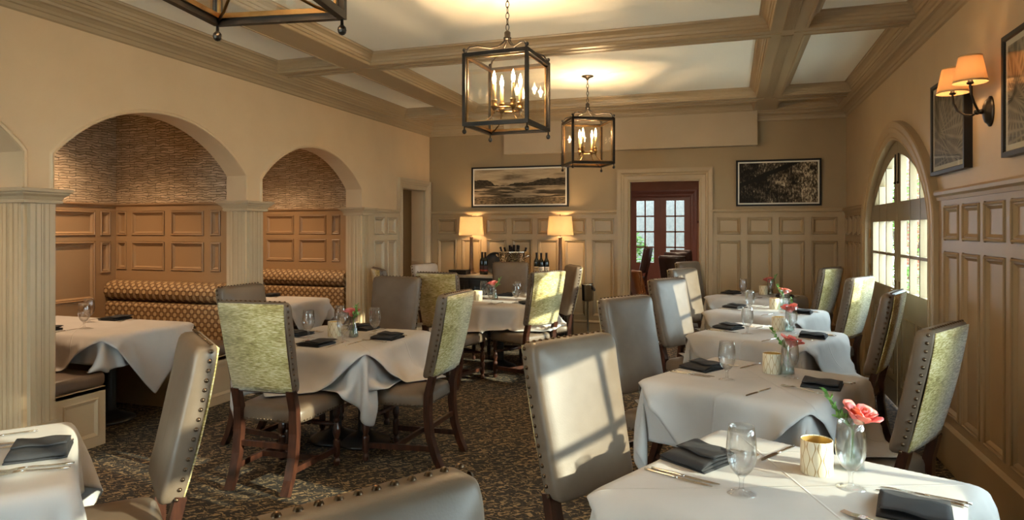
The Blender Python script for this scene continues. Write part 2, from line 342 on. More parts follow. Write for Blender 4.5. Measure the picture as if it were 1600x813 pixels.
# ---------------------------------------------------------------- the room
XL, XR, YB, YF, ZS, ZC = -4.269, 1.37, 9.085, -2.2, 3.05, 3.15
fR = lambda u, z, d: (XR-d, u, z)
fL = lambda u, z, d: (XL+d, u, z)
fB = lambda u, z, d: (u, YB-d, z)
fF = lambda u, z, d: (u, YF+d, z)
CAP = [(.0, 1.74), (.03, 1.74), (.034, 1.762), (.05, 1.775), (.052, 1.795), (.046, 1.808), (.0, 1.808)]
BASE = [(.0, 0), (.034, 0), (.034, .25), (.045, .258), (.045, .272), (.028, .285), (.02, .29)]
bm = B(); box(bm, (-8.5, YF-.3, -.12), (XR+.02, YB+.2, 0)); struct('floor', bm, 'carpet')
bm = B(); box(bm, (-8.5, YF-.3, ZC), (XR+.4, YB+.3, ZC+.15)); struct('ceiling', bm, 'ceil')
# coffered beams
cols = [(-4.14, -3.43), (-3.12, .287), (.56, 1.26)]; rows = [(-2.07, .08), (.29, 2.73), (2.94, 5.38), (5.59, 8.03), (8.33, 8.94)]
holes = [(a, b, c, d) for a, b in cols for c, d in rows]
bm = B(); sheet(bm, lambda u, v, d: (u, v, ZS), XL, XR, YF, YB, holes)
for a, b, c, d in holes:
    ringm(bm, a, b, c, d, [(-.020, ZS), (-.019, ZS-.006), (-.005, ZS-.006), (0, ZS), (0, ZS+.018), (.010, ZS+.022), (.014, ZS+.042), (.022, ZS+.046), (.030, ZS+.064), (.05, ZS+.08), (.066, ZS+.086), (.07, ZS+.098), (.078, ZC)])
for c, d in rows[:-1]:      # reeded strip along the right long beam
    for k in range(6): box(bm, (.392+k*.011, c-.03, ZS-.006), (.400+k*.011, d+.03, ZS+.004))
    box(bm, (.378, c-.035, ZS-.004), (.386, d+.035, ZS+.003)); box(bm, (.460, c-.035, ZS-.004), (.468, d+.035, ZS+.003))
for c, d in zip([r[1] for r in rows[:-1]], [r[0] for r in rows[1:]]):
    box(bm, (XL+.15, (c+d)/2-.006, ZS-.006), (.378, (c+d)/2+.006, ZS+.004)); box(bm, (.468, (c+d)/2-.006, ZS-.006), (XR-.13, (c+d)/2+.006, ZS+.004))
o = struct('trim_1', bm, 'beam'); o.name = 'trim_1'
bm = B(); ringm(bm, XL, XR, YF, YB, [(0, 2.925), (.014, 2.934), (.016, 2.962), (.026, 2.968), (.034, 2.985), (.06, 3.002), (.082, 3.008), (.088, 3.024), (.10, 3.03), (.112, 3.044), (.118, ZS)])
struct('trim_2', bm, 'beam')
bm = B(); box(bm, (-3.05, 8.955, 2.615), (.335, YB, ZS+.01)); struct('wall_bulkhead', bm, 'wall_grey')
# generic wall with arched openings
def archwall(bm, fm, u0, u1, H, ops, thick, z0=0):
    """ops: (ua, ub, top(u), sampled?)"""
    cuts = {u0, u1}
    for ua, ub, top, n in ops:
        for k in range(n+1): cuts.add(ua+(ub-ua)*(.5-.5*math.cos(PI*k/n) if n > 1 else k))
    cuts = sorted(cuts)
    for a, b in zip(cuts, cuts[1:]):
        op = next((o for o in ops if o[0]-1e-6 <= a and b <= o[1]+1e-6), None)
        za, zb = (op[2](a), op[2](b)) if op else (z0, z0)
        for d in (0, -thick): quad(bm, [fm(a, za, d), fm(b, zb, d), fm(b, H, d), fm(a, H, d)])
        if op: quad(bm, [fm(a, za, 0), fm(b, zb, 0), fm(b, zb, -thick), fm(a, za, -thick)])
    for ua, ub, top, n in ops:
        for u in (ua, ub): quad(bm, [fm(u, z0, 0), fm(u, top(u), 0), fm(u, top(u), -thick), fm(u, z0, -thick)])
def seg(c, a, zs, h):
    Rr = (a*a+h*h)/(2*h)
    return lambda u: zs + math.sqrt(max(Rr*Rr-(u-c)**2, 0)) - (Rr-h)
ARCH = [(4.177, .919, 2.045, .415), (6.232, .904, 2.03, .40), (2.137, .919, 2.045, .415)]
bm = B(); ops = [(c-a, c+a, seg(c, a, zs, h), 28) for c, a, zs, h in ARCH] + [(8.184, 8.907, lambda u: 2.12, 1)]
archwall(bm, fL, YF, YB, ZS+.02, ops, .21); struct('wall_left', bm, 'wall')
bm = B()
for c, a, zs, h in ARCH:
    f = seg(c, a, zs, h); path = [(c-a, 1.8), (c-a, zs)] + [(c-a+2*a*(.5-.5*math.cos(PI*k/28)), f(c-a+2*a*(.5-.5*math.cos(PI*k/28)))) for k in range(1, 28)] + [(c+a, zs), (c+a, 1.8)]
    pathm(bm, fL, path, [(.002, -.01), (.002, .010), (.016, .012), (.022, .004), (.030, .0)])
struct('trim_3', bm, 'wall')
# piers: fluted pilasters with capitals
def flutes(bm, fm, a, b, z0, z1, d, n=3):
    w = b-a; box_f = lambda x, y, h: [quad(bm, [fm(x, z0, 0), fm(x, z0, h), fm(x, z1, h), fm(x, z1, 0)]), quad(bm, [fm(x, z0, h), fm(y, z0, h), fm(y, z1, h), fm(x, z1, h)]), quad(bm, [fm(y, z0, 0), fm(y, z0, h), fm(y, z1, h), fm(y, z1, 0)])]
    box_f(a, b, d)
    for k in range(n):
        x = a + w*(.16+.68*(k+.5)/n); box_f(x-w*.085, x+w*.085, d+.004); box_f(x-w*.135, x-w*.115, d+.003); box_f(x+w*.115, x+w*.135, d+.003)
PIERS = [(3.056, 3.258), (5.096, 5.328), (7.136, 7.33), (1.0, 1.218)]
for i, (a, b) in enumerate(PIERS):
    bm = B(); flutes(bm, fL, a+.025, b-.02, .0, 1.73, .03, 2)
    box(bm, (XL-.20, a-.012, 0), (XL-.0, a, 1.73)); box(bm, (XL-.20, b, 0), (XL-.0, b+.012, 1.73))
    for s, y in ((-1, a-.012), (1, b+.012)):
        fj = lambda u, z, d, y=y, s=s: (XL+u, y+s*d, z)
        flutes(bm, fj, -.195, -.025, 0, 1.73, .004, 2)
    ringm(bm, XL-.22, XL+.035, a-.016, b+.016, [(0, 1.715), (-.012, 1.72), (-.014, 1.735), (-.008, 1.738), (-.02, 1.76), (-.038, 1.775), (-.042, 1.785), (-.055, 1.79), (-.058, 1.806), (-.052, 1.812), (.1, 1.812)])
    box(bm, (XL-.01, a+.01, 0), (XL+.045, b-.01, .29))
    struct('trim_%d' % (4+i), bm, 'trim_pier_lit')
# wainscot, left wall by the door
bm = B(); sheet(bm, fL, 7.325, 8.06, .27, 1.75, [(7.42, 7.68, 1.475, 1.705), (7.76, 8.0, 1.475, 1.705), (7.42, 7.68, .34, 1.405), (7.76, 8.0, .34, 1.405)], PANEL, .02)
ext(bm, fL, 7.34, 8.06, CAP); ext(bm, fL, 7.33, 8.06, BASE); struct('trim_8', bm, 'trim_pier_lit')
CAS = [(-.012, -.01), (-.012, .020), (.004, .024), (.012, .018), (.05, .022), (.058, .030), (.075, .034), (.085, .044), (.118, .05), (.13, .05), (.13, 0)]
bm = B(); pathm(bm, fL, [(8.184, 0), (8.184, 2.12), (8.907, 2.12), (8.907, 0)], CAS); struct('trim_9', bm, 'trim_pier_lit')
# alcoves
for i, (y0, y1) in enumerate(((3.15, 5.2), (5.26, 7.25), (1.1, 3.1))):
    XA = -5.95
    bm = B()
    for pts in ([(XA, y0, 0), (XA, y1, 0), (XA, y1, 2.9), (XA, y0, 2.9)], [(XA, y1, 0), (XL-.2, y1, 0), (XL-.2, y1, 2.9), (XA, y1, 2.9)], [(XA, y0, 0), (XL-.2, y0, 0), (XL-.2, y0, 2.9), (XA, y0, 2.9)]): quad(bm, pts)
    struct('wall_alcove', bm, 'stone')
    bm = B(); box(bm, (XA-.05, y0-.03, 2.75), (XL-.2, y1+.03, 2.9)); struct('ceiling_alcove', bm, 'ceil')
    bm = B()
    fA = lambda u, z, d: (XA+d, u, z); fN = lambda u, z, d: (u, y1-d, z); fS = lambda u, z, d: (u, y0+d, z)
    UP, LO = (1.48, 1.73), (1.135, 1.425)
    pb = [(y0+.10, y0+.26), (y0+.34, y0+.90), (y1-.86, y1-.25), (y1-.20, y1-.08)]
    sheet(bm, fA, y0, y1, .0, 1.78, [(a, b, *UP) for a, b in pb] + [(pb[0][0], pb[0][1], *LO), (pb[3][0], pb[3][1], 1.106, 1.425), (pb[1][0], pb[1][1], .845, 1.43), (pb[2][0], pb[2][1], .845, 1.43)], PANEL, .02)
    px = [(-5.92, -5.785), (-5.725, -5.30), (-5.228, -4.82), (-4.745, -4.62)]
    for f in (fN, fS):
        sheet(bm, f, XA, XL-.2, .0, 1.78, [(a, b, *UP) for a, b in px] + [(a, b, *LO) for a, b in px], PANEL, .02)
        ext(bm, f, XA, XL-.2, [(0, 1.775), (.022, 1.775), (.026, 1.785), (.04, 1.792), (.04, 1.806), (0, 1.808)])
    ext(bm, fA, y0, y1, [(0, 1.775), (.022, 1.775), (.026, 1.785), (.04, 1.792), (.04, 1.806), (0, 1.808)])
    struct('trim_%d' % (20+i), bm, 'trim_booth')
# hall behind the left door
bm = B()
for pts in ([(XL-.2, 8.95, 0), (-5.6, 8.95, 0), (-5.6, 8.95, 2.6), (XL-.2, 8.95, 2.6)], [(-6.6, 7.3, 0), (-6.6, 10.2, 0), (-6.6, 10.2, 2.6), (-6.6, 7.3, 2.6)], [(XL-.2, 7.3, 0), (-6.6, 7.3, 0), (-6.6, 7.3, 2.6), (XL-.2, 7.3, 2.6)], [(-6.6, 10.2, 0), (-5.6, 10.2, 0), (-5.6, 10.2, 2.6), (-6.6, 10.2, 2.6)], [(-5.6, 8.95, 0), (-5.6, 10.2, 0), (-5.6, 10.2, 2.6), (-5.6, 8.95, 2.6)], [(-6.6, 7.3, 2.6), (XL-.2, 7.3, 2.6), (XL-.2, 10.2, 2.6), (-6.6, 10.2, 2.6)]): quad(bm, pts)
box(bm, (-4.98, 8.86, 0), (-4.80, 8.95, 2.6)); struct('wall_hall', bm, 'trim_dark')
# back wall
bm = B(); sheet(bm, fB, XL-.2, XR+.2, 0, ZS+.02, [(-1.297, -.368, 0, 2.2)]); sheet(bm, fB, XL-.2, XR+.2, 0, ZS+.02, [(-1.297, -.368, 0, 2.2)], None, -.2)
for p in ([(-1.297, 0), (-1.297, 2.2)], [(-1.297, 2.2), (-.368, 2.2)], [(-.368, 2.2), (-.368, 0)]): quad(bm, [fB(*p[0], 0), fB(*p[1], 0), fB(*p[1], -.2), fB(*p[0], -.2)])
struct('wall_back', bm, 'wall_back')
def wains(bm, fm, u0, u1, edges):
    rs = []
    for a, b in edges: rs += [(a, b, 1.475, 1.705), (a, b, .34, 1.405)]
    sheet(bm, fm, u0, u1, .27, 1.75, rs, PANEL, .02); ext(bm, fm, u0, u1, CAP); ext(bm, fm, u0, u1, BASE)
def ticks(a, b, n, g=.08): w = (b-a-g*(n+1))/n; return [(a+g+k*(w+g), a+g+k*(w+g)+w) for k in range(n)]
bm = B(); wains(bm, fB, XL, -1.42, ticks(XL+.06, -1.42, 7)); struct('trim_30', bm, 'trim')
bm = B(); wains(bm, fB, -.24, XR, ticks(-.24, XR-.02, 4)); struct('trim_31', bm, 'trim')
bm = B(); pathm(bm, fB, [(-1.297, 0), (-1.297, 2.2), (-.368, 2.2), (-.368, 0)], [(o*1.25, d) for o, d in CAS]); struct('trim_32', bm, 'trim')
# right wall with the two pointed doorways
GA, GZ, GH = 1.15, 1.60, .73
def gothic(c, a=GA, zs=GZ, h=GH): return lambda u: zs + h*max(0, 1-min(1, abs(u-c)/a)**1.6)**.62
DOORC = (6.5, 1.855)
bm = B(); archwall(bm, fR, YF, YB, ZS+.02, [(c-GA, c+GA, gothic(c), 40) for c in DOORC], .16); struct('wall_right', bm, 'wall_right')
def gpath(c, a, zs, h, n=40):
    f = gothic(c, a, zs, h); return [(c-a, 0), (c-a, zs*.6)] + [(c-a*math.cos(PI*k/n), f(c-a*math.cos(PI*k/n))) for k in range(n+1)] + [(c+a, zs*.6), (c+a, 0)]
GC = [(-.01, -.1), (-.01, .045), (.004, .052), (.012, .046), (.045, .05), (.052, .058), (.085, .062), (.094, .055), (.13, .06), (.145, .06), (.15, .05), (.15, .0)]
for i, c in enumerate(DOORC):
    bm = B(); pathm(bm, fR, gpath(c, GA, GZ, GH), GC); struct('trim_%d' % (40+i), bm, 'trim', smooth=False)
bm = B(); wains(bm, fR, DOORC[0]+GA+.14, YB, ticks(DOORC[0]+GA+.14, YB, 4, .07)); struct('trim_42', bm, 'trim_dark')
re = [(5.10-.31-.365*k, 5.10-.365*k) for k in range(4)]
re = [(5.145-.005+.0-.0, 5.30)] + [(4.774, 5.077), (4.413, 4.716), (4.042, 4.352), (3.67, 3.976)] + [(3.30, 3.60), (3.10, 3.23)]
re[0] = (5.135, 5.20)
bm = B(); wains(bm, fR, DOORC[1]+GA+.14, DOORC[0]-GA-.145, re[1:-1]); struct('trim_43', bm, 'trim_dark')
bm = B(); wains(bm, fR, YF, DOORC[1]-GA-.14, ticks(YF, DOORC[1]-GA-.14, 7)); struct('trim_44', bm, 'trim_dark')
# leaves of the pointed doors
def leaf(n, c, side, th=.045, X=XR+.03, zb=1.03):
    """side -1: nearer leaf, +1: farther leaf (along y)"""
    f = gothic(c, GA-.006, GZ, GH-.008); a, b = (c+.004, c+GA-.012) if side > 0 else (c-GA+.012, c-.004)
    fd = lambda u, z, d: (X-d, u, z)
    bm = B(); st = .115
    def slab(u0, u1, zb, zt, t=th, k=1):
        for q in range(k):
            x, y = u0+(u1-u0)*q/k, u0+(u1-u0)*(q+1)/k
            A_ = [(x, zb(x)), (y, zb(y)), (y, zt(y)), (x, zt(x))]
            for d in (-t/2, t/2): quad(bm, [fd(u, z, d) for u, z in A_])
            for (p, r) in ((0, 1), (1, 2), (2, 3), (3, 0)): quad(bm, [fd(*A_[p], -t/2), fd(*A_[r], -t/2), fd(*A_[r], t/2), fd(*A_[p], t/2)])
    C_ = lambda v: (lambda u: v)
    ia, ib = a+st, b-st; g = lambda u: f(u)-.125
    slab(a, ia, C_(.01), f, th, 8); slab(ib, b, C_(.01), f, th, 8); slab(ia, ib, g, f, th, 16)
    slab(ia, ib, C_(.86), C_(zb)); slab(ia, ib, C_(.01), C_(.20)); slab(ia, ib, C_(1.31), C_(1.335)); slab(ia, ib, C_(1.62), C_(1.785))
    for k in (1, 2):
        u = ia+(ib-ia)*k/3; slab(u-.015, u+.015, C_(zb), lambda z, u=u: max(1.785, g(u)), .05)
    sheet(bm, fd, ia, ib, .2, .86, [(ia+.05, (ia+ib)/2-.04, .26, .80), ((ia+ib)/2+.04, ib-.05, .26, .80)], [(.004, .02), (.02, .004), (.025, .004)], .012)
    sheet(bm, fd, ia, ib, .2, .86, (), None, -.012)
    o = struct('door_%d' % n, bm, 'doorpaint')
    bm = B(); K = 16
    for k in range(K):
        x, y = ia+(ib-ia)*k/K, ia+(ib-ia)*(k+1)/K; quad(bm, [fd(x, zb, 0), fd(y, zb, 0), fd(y, max(1.03, g(y))+.005, 0), fd(x, max(1.03, g(x))+.005, 0)])
    obj('glass_panes', bm, 'pane', o)
    hy = a if side > 0 else b; s = 1 if side > 0 else -1
    bm = B(); bar(bm, (X-.026, hy+s*.05, 1.96), (X-.026, hy+s*.05, 2.20), .012, .012); ball(bm, (X-.03, hy+s*.05, 1.95), .012); obj('door_bolt', bm, 'black', o)
    bm = B(); ball(bm, (X-.055, hy+s*.06, 1.0), .024); tube(bm, [(X-.02, hy+s*.06, 1.0), (X-.05, hy+s*.06, 1.0)], .010); box(bm, (X-.028, hy+s*.035, .92), (X-.022, hy+s*.085, 1.10)); obj('door_handle', bm, 'bronze', o)
    bm = B(); ho = b if side > 0 else a
    for z in (.25, 1.15, 1.5): tube(bm, [(X-.03, ho-s*.006, z-.045), (X-.03, ho-s*.006, z+.045)], .009)
    obj('hinges', bm, 'bronze', o)
leaf(1, DOORC[0], 1); leaf(2, DOORC[0], -1); leaf(3, DOORC[1], 1, zb=.97); leaf(4, DOORC[1], -1, zb=.97)
# wall behind the camera with two windows
WINS = [(-3.6, -2.0)]
bm = B(); hs = [(a, b, .35, 2.7) for a, b in WINS]
for d in (0, -.16): sheet(bm, fF, XL-.2, XR+.2, 0, ZS+.02, hs, None, d)
for a, b, c, e in hs:
    P = [(a, c), (b, c), (b, e), (a, e)]
    for k in range(4): quad(bm, [fF(*P[k], 0), fF(*P[(k+1) % 4], 0), fF(*P[(k+1) % 4], -.16), fF(*P[k], -.16)])
struct('wall_front', bm, 'wall')
for i, (a, b) in enumerate(WINS):
    bm = B(); pathm(bm, fF, [(a, .35), (a, 2.7), (b, 2.7), (b, .35)], [(0, -.02), (0, .02), (.09, .03), (.09, 0)], closed=True)
    for k in range(4): u = a+(b-a)*k/3; box(bm, (u-.02, YF-.10, .35), (u+.02, YF-.06, 2.7))
    for k in range(4): z = .35+2.35*k/3; box(bm, (a, YF-.10, z-.02), (b, YF-.06, z+.02))
    o = struct('window_%d' % (i+1), bm, 'trim'); bm = B(); quad(bm, [(a, YF-.08, .35), (b, YF-.08, .35), (b, YF-.08, 2.7), (a, YF-.08, 2.7)]); obj('window_pane', bm, 'pane', o)
# ---------------------------------------------------------------- the dining room beyond the back door
YN = 17.0; x0, x1 = -6.0, 1.6
bm = B(); quad(bm, [(x0, YB+.2, .001), (x1, YB+.2, .001), (x1, YN+.2, .001), (x0, YN+.2, .001)]); struct('floor_beyond', bm, 'dark_floor')
bm = B(); box(bm, (x0, YB+.2, 2.95), (x1, YN+.2, 3.1)); struct('ceiling_beyond', bm, 'red_wall')
DL = [(-2.58, -1.92), (-1.90, -1.24)]; DL = [(-2.398, -1.661), (-1.659, -.922)]
bm = B()
for pts in ([(x1, YB+.2, 0), (x1, YN, 0), (x1, YN, 3), (x1, YB+.2, 3)], [(x0, YB+.2, 0), (x0, YN, 0), (x0, YN, 3), (x0, YB+.2, 3)]): quad(bm, pts)
fY = lambda u, z, d: (u, YN-d, z)
for d in (0, -.2): sheet(bm, fY, x0, x1, 0, 3, [(-2.40, -.92, 0, 2.36), (x0+.3, -4.0, .9, 2.3)], None, d)
sheet(bm, fY, -.76, x1, 0, 1.7, [(-.70, -.2, .3, 1.55), (-.1, .5, .3, 1.55)], PANEL, .02)
struct('wall_beyond', bm, 'red_wall')
bm = B(); pathm(bm, fY, [(-2.40, 0), (-2.40, 2.36), (-.92, 2.36), (-.92, 0)], [(o*1.2, d) for o, d in CAS]); ext(bm, fY, -.76, x1, [(0, 1.69), (.03, 1.70), (.05, 1.73), (0, 1.75)]); struct('trim_50', bm, 'red_trim')
for i, (a, b) in enumerate(DL):
    bm = B(); st = .15; Y = YN+.06
    for lo, hi in (((a, .02), (a+st, 2.35)), ((b-st, .02), (b, 2.35)), ((a+st, 2.26), (b-st, 2.35)), ((a+st, .02), (b-st, .70)), (((a+b)/2-.018, .70), ((a+b)/2+.018, 2.26))): box(bm, (lo[0], Y-.022, lo[1]), (hi[0], Y+.022, hi[1]))
    for k in (1, 2, 3): z = .70+1.56*k/4; box(bm, (a+st, Y-.022, z-.018), (b-st, Y+.022, z+.018))
    o = struct('door_%d' % (5+i), bm, 'red_trim'); bm = B(); quad(bm, [(a+st, Y, .7), (b-st, Y, .7), (b-st, Y, 2.26), (a+st, Y, 2.26)]); obj('glass_panes', bm, 'pane', o)
# outside
bm = B(); box(bm, (-16, YN+.25, -.2), (20, 40, -.05)); box(bm, (XR+.25, -30, -.2), (30, YN+.25, -.05)); box(bm, (-14, -14, -.2), (XR+.25, YF-.3, -.05)); struct('ground_outside', bm, 'paving')
bm = B(); box(bm, (-5.5, 21.5, -.1), (3, 21.8, 4.2)); struct('wall_garden', bm, 'stucco')
bm = B(); box(bm, (-5.5, YN+.25, 3.15), (2.1, 20.6, 3.3)); struct('ceiling_added_canopy', bm, 'stucco')  # added canopy, out of view, to shade the garden wall and shrubs
bm = B(); box(bm, (3.3, 14.3, -.1), (3.9, 15.4, 4.0)); box(bm, (2.95, 12.3, -.1), (3.2, 12.7, 3.6)); struct('wall_outside', bm, 'brick')
# ---------------------------------------------------------------- tables and draped cloths
def drape(cw, ch, rot, hx, hy, top, boxes=(), N=45, Rr=None, off=(0, 0), steps=170, seed=1, pad=0., under=None):
    """cloth cw x ch laid over a table (hx, hy half sizes, or round Rr) and left to fall; returns grid points (N, M, 3)"""
    rng = np.random.default_rng(seed); Mx = max(9, int(N*ch/cw)) if ch < cw else N; Nx = N
    a = np.linspace(-cw/2, cw/2, Nx); b = np.linspace(-ch/2, ch/2, Mx); gx, gy = np.meshgrid(a, b, indexing='ij')
    c, s = math.cos(rot), math.sin(rot)
    x = np.stack([off[0]+gx*c-gy*s, off[1]+gx*s+gy*c, np.full_like(gx, top+pad)], -1).reshape(-1, 3)
    inside = (np.hypot(x[:, 0], x[:, 1]) < Rr-.004) if Rr else ((np.abs(x[:, 0]) < hx-.004) & (np.abs(x[:, 1]) < hy-.004))
    w = np.where(inside, 0., 1.); x[:, 2] += rng.normal(0, .002, len(x))*w; xp = x.copy()
    idx = np.arange(Nx*Mx).reshape(Nx, Mx); G = []
    def add(A_, B_, k):
        A_, B_ = A_.ravel(), B_.ravel()
        if len(A_): G.append((A_, B_, np.linalg.norm(x0[A_]-x0[B_], axis=1), k, w[A_], w[B_]))
    x0 = x.copy()
    for p in (0, 1):
        add(idx[p:-1:2, :], idx[p+1::2, :][:idx[p:-1:2, :].shape[0]], 1.); add(idx[:, p:-1:2], idx[:, p+1::2][:, :idx[:, p:-1:2].shape[1]], 1.)
    for p in (0, 1):
        A_ = idx[p:-1:2, :-1]; B_ = idx[p+1::2, 1:][:A_.shape[0]]; add(A_, B_, .25)
        A_ = idx[p:-1:2, 1:]; B_ = idx[p+1::2, :-1][:A_.shape[0]]; add(A_, B_, .25)
    for p in range(4):
        A_ = idx[p:-2:4, :]; B_ = idx[p+2::4, :][:A_.shape[0]]; add(A_[:B_.shape[0]], B_, .12)
        A_ = idx[:, p:-2:4]; B_ = idx[:, p+2::4][:, :A_.shape[1]]; add(A_[:, :B_.shape[1]], B_, .12)
    rm = None
    if under is not None:              # outline of the cloth below: the farthest reach in each direction, per height
        NA, NZ = 120, 24; rm = np.zeros((NA, NZ)); up_ = under.reshape(-1, 3); ub = np.repeat(up_, 1, 0)
        th = ((np.arctan2(ub[:, 1], ub[:, 0])/(2*PI)) % 1*NA).astype(int) % NA; zb = np.clip(((top-ub[:, 2])/.5*NZ).astype(int), 0, NZ-1); np.maximum.at(rm, (th, zb), np.hypot(ub[:, 0], ub[:, 1]))
        rm[:, 0] = 0
        for _ in range(2): rm = np.maximum(rm, np.maximum(np.roll(rm, 1, 0), np.roll(rm, -1, 0))*.995)
        for k in range(NZ-2, 0, -1): rm[:, k] = np.where(rm[:, k] > 0, rm[:, k], rm[:, k+1])
    dt2 = .0002*1.4; e = pad+.003
    for it in range(steps):
        v = (x-xp)*.965; xp = x.copy(); x = x+v*w[:, None]; x[:, 2] -= 9.8*dt2*w
        for _ in range(5):
            for A_, B_, L0, k, wa, wb in G:
                d = x[B_]-x[A_]; L = np.sqrt((d*d).sum(1))+1e-9; ws = wa+wb+1e-9; q = (k*(L-L0)/L/ws)[:, None]*d
                x[A_] += q*wa[:, None]; x[B_] -= q*wb[:, None]
            f = w > 0
            if Rr:
                r = np.hypot(x[:, 0], x[:, 1])+1e-9; dz = top+e-x[:, 2]; dr = Rr+e-r; m = f & (dz > 0) & (dr > 0)
                up = m & ((dz < dr) & (dz < .05)); x[up, 2] = top+e; sd = m & ~up; x[sd, :2] *= ((Rr+e)/r[sd])[:, None]
            else:
                dz = top+e-x[:, 2]; dx = hx+e-np.abs(x[:, 0]); dy = hy+e-np.abs(x[:, 1]); m = f & (dz > 0) & (dx > 0) & (dy > 0)
                up = m & (dz < .04) & (dz < dx) & (dz < dy); x[up, 2] = top+e; sd = m & ~up; sx = sd & (dx < dy); sy = sd & ~(dx < dy)
                x[sx, 0] = np.sign(x[sx, 0])*(hx+e); x[sy, 1] = np.sign(x[sy, 1])*(hy+e)
        if rm is not None:
            r = np.hypot(x[:, 0], x[:, 1])+1e-9; th = ((np.arctan2(x[:, 1], x[:, 0])/(2*PI)) % 1*120).astype(int) % 120; zb = np.clip(((top-x[:, 2])/.5*24).astype(int), 0, 23)
            lim = rm[th, zb]+.007; m = (w > 0) & (x[:, 2] < top-.03) & (r < lim) & (rm[th, zb] > 0); x[m, :2] *= np.minimum(lim[m]/r[m], 1.08)[:, None]
        for cx, cy, bx, by, bz in boxes:
            m = (w > 0) & (np.abs(x[:, 0]-cx) < bx) & (np.abs(x[:, 1]-cy) < by) & (x[:, 2] < bz) & (x[:, 2] > bz-.14)
            x[m, 2] = bz; xp[m, :] = x[m, :]
    return x.reshape(Nx, Mx, 3)
def cloth_mesh(name, P):
    bm = B(); n, m, _ = P.shape; V = [[bm.verts.new(P[i, j]) for j in range(m)] for i in range(n)]
    for i in range(n-1):
        for j in range(m-1): bm.faces.new((V[i][j], V[i+1][j], V[i+1][j+1], V[i][j+1]))
    return bm
def cloth(name, P, loc, rz, label, cat, group, data=None):
    if data: o = data.copy(); COL.objects.link(o)
    else: o = obj(name, cloth_mesh(name, P), 'cloth_top' if name == 'table_topper' else 'cloth', smooth=True, mods=[('SUBSURF', dict(levels=1, render_levels=1)), ('SOLIDIFY', dict(thickness=.0022, offset=1))])
    o.location = loc; o.rotation_euler = (0, 0, rz); tag(o, label, cat, group); return o
TT = .752
def table_mesh(hx, hy, Rr, bases, loc, rz, label, group):
    t = thing('dining_table', label, 'table', loc, rz, group)
    bm = B()
    if Rr: lathe(bm, [(0, TT-.035), (Rr-.06, TT-.035), (Rr-.05, TT-.025), (Rr-.05, TT-.008), (Rr-.056, TT-.003), (0, TT-.003)], 48)
    else: box(bm, (-hx+.045, -hy+.045, TT-.035), (hx-.045, hy-.045, TT-.003), .008, 2)
    obj('tabletop', bm, 'wood', t)
    for bx in bases:
        bm = B(); lathe(bm, [(0, 0), (.180, 0), (.188, .008), (.184, .022), (.13, .045), (.07, .07), (.05, .09), (0, .09)], 36, (bx, 0, 0)); obj('pedestal_base', bm, 'blackpaint', t, True)
        bm = B(); lathe(bm, [(.045, .085), (.045, TT-.06), (.16, TT-.045), (.16, TT-.036), (0, TT-.036)], 20, (bx, 0, 0)); obj('pedestal_column', bm, 'blackpaint', t)
    return t
